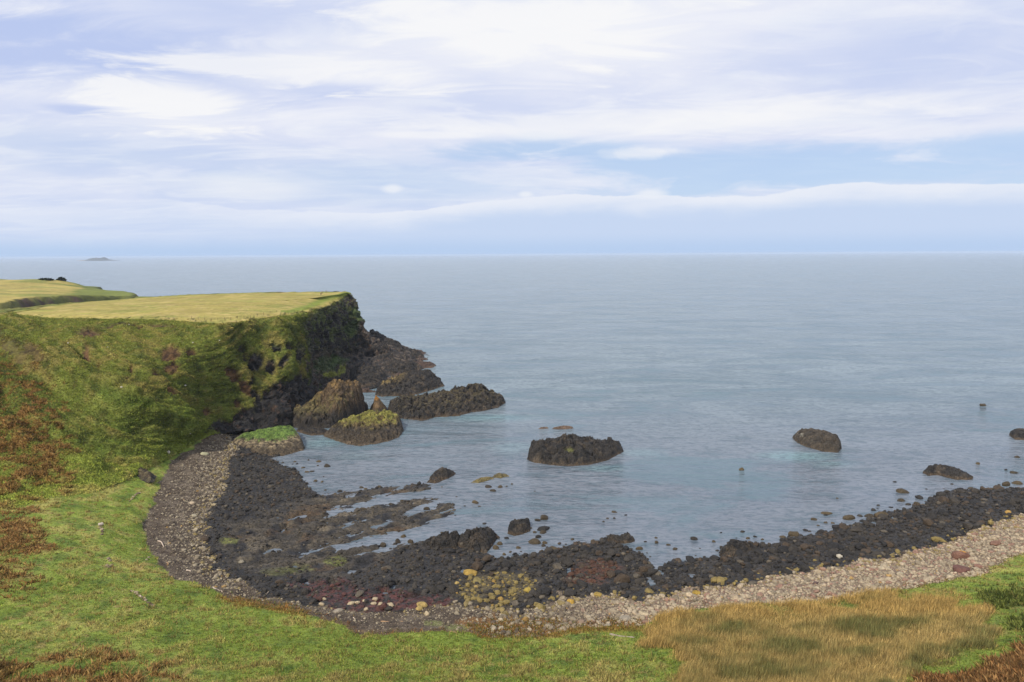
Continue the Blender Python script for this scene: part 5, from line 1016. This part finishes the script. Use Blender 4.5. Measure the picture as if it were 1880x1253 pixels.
# pale blue between the clouds, deepest over the sea
gap = mx(blob(1420, 318, 640, 50, 0.6, 2.6), blob(1000, 275, 220, 26, 0.7, 2.6), nt.m('MULTIPLY', blob(720, 330, 460, 48, 0.9, 1.5), 0.6), nt.m('MULTIPLY', blob(1800, 275, 300, 36, 0.7, 1.4), 0.95), nt.m('MULTIPLY', blob(180, 280, 380, 50, 1.0), 0.4))
skyb = nt.mix(0.72, nt.vm('SCALE', sky.outputs[0], scale=0.11), tuple(blue))
lowv = nt.rng(el, AE(940, 300)[1], AE(940, 430)[1])
c = nt.mix(nt.m('MULTIPLY', lowv, 0.45), c, tuple(palb))
c = nt.mix(nt.m('MULTIPLY', gap, 0.85), c, skyb)
wisp = nt.m('MULTIPLY', nt.rng(n_str, 0.50, 0.66), nt.rng(el, 0.02, 0.12))
c = nt.mix(nt.m('MULTIPLY', wisp, 0.5), c, tuple(lin(236, 241, 252)))
dark = mx(blob(170, 90, 430, 75, 0.8, 2.6, n_fine), nt.m('MULTIPLY', blob(150, 203, 75, 11, 0.6, 0.5), 0.8), nt.m('MULTIPLY', blob(620, 168, 150, 18, 0.8, 0.8), 0.6), nt.m('MULTIPLY', blob(1700, 90, 420, 85, 1.0, 0.9, n_fine), 0.5), nt.m('MULTIPLY', blob(470, 30, 250, 40, 1.0), 0.5))
c = nt.mix(nt.m('MULTIPLY', dark, 0.85), c, tuple(lin(184, 201, 242)))
brt = mx(blob(1010, 55, 330, 75, 0.6, 4.0, n_fine), blob(300, 190, 140, 50, 0.6, 4.5, n_fine), nt.m('MULTIPLY', blob(590, 130, 240, 36, 0.6, 4.5, n_fine), 0.9), nt.m('MULTIPLY', blob(1250, 225, 620, 30, 0.6, 3.0), 0.75), nt.m('MULTIPLY', blob(800, 248, 120, 9, 0.6, 1.0), 0.7), nt.m('MULTIPLY', blob(1190, 280, 80, 11, 0.7, 2.6, n_puf), 0.6), nt.m('MULTIPLY', blob(460, 345, 130, 26, 0.8, 1.4), 0.6))
c = nt.mix(nt.m('MULTIPLY', brt, 0.85), c, (0.99, 0.988, 0.99))
# the long bank of cloud low over the sea
cv = nt.n('ShaderNodeFloatCurve'); cm = cv.mapping; cm.use_clip = False
pts = [(-400, 380), (0, 385), (200, 368), (330, 368), (450, 385), (600, 388), (730, 391), (800, 381), (900, 368), (990, 360), (1100, 358), (1200, 360), (1320, 359), (1420, 357), (1500, 344), (1570, 337), (1700, 338), (1880, 336), (2200, 345)]
qs = [AE(*p) for p in pts]
crv = cm.curves[0]
while len(crv.points) < len(qs): crv.points.new(0.5, 0.5)
for pt, (a, e) in zip(crv.points, sorted(qs)): pt.location = ((a + 1.2) / 2.4, e); pt.handle_type = 'AUTO'
cm.update(); nt.put(cv.inputs[1], nt.m('MULTIPLY_ADD', az, 1 / 2.4, 0.5, clamp=True))
topz = nt.m('ADD', cv.outputs[0], nt.m('MULTIPLY_ADD', n_puf, 0.016, -0.008))
bank = nt.rng(nt.m('SUBTRACT', topz, el), -0.0008, 0.0014)
bank = nt.m('MULTIPLY', bank, nt.rng(az, AE(60, 380)[0], AE(900, 380)[0], 0.25, 1.0))
bankc = nt.mix(nt.rng(nt.m('SUBTRACT', topz, nt.m('ADD', el, nt.m('MULTIPLY_ADD', n_str, 0.03, -0.015))), 0.0, 0.032), tuple(lin(236, 241, 252)), tuple(lin(202, 219, 246)))
c = nt.mix(nt.m('MULTIPLY', bank, 0.95), c, bankc)
for px, py, rx, ry in [(720, 347, 20, 9), (965, 357, 14, 6), (1195, 357, 34, 11)]:
    c = nt.mix(nt.m('MULTIPLY', blob(px, py, rx, ry, 0.7, 0.8, n_puf), 0.9), c, tuple(lin(238, 243, 252)))
c = nt.mix(nt.rng(el, AE(940, 425)[1], AE(940, 462)[1]), c, tuple(lin(188, 211, 243)))
c = nt.mix(nt.rng(el, 0.35, 0.9), c, tuple(lin(214, 222, 240)))
bg = nt.n('ShaderNodeBackground', ins={'Color': c, 'Strength': 0.9})
ow = nt.n('ShaderNodeOutputWorld'); nt.t.links.new(bg.outputs[0], ow.inputs[0])

cam = bpy.data.cameras.new('camera'); cam.sensor_width = 36; cam.lens = F / 1880 * 36; cam.clip_start = 0.5; cam.clip_end = 300000
co = bpy.data.objects.new('camera', cam); COL.objects.link(co)
co.matrix_world = Matrix(((_r[0], _u[0], -_f[0], 0), (_r[1], _u[1], -_f[1], 0), (_r[2], _u[2], -_f[2], CAMZ), (0, 0, 0, 1)))
scene.camera = co
scene.view_settings.view_transform = 'Standard'; scene.view_settings.look = 'None'; scene.view_settings.exposure = EXPO; scene.view_settings.gamma = 1
scene.render.engine = 'CYCLES'; scene.cycles.use_denoising = DENOISE; scene.cycles.max_bounces = 5; scene.cycles.volume_bounces = 1
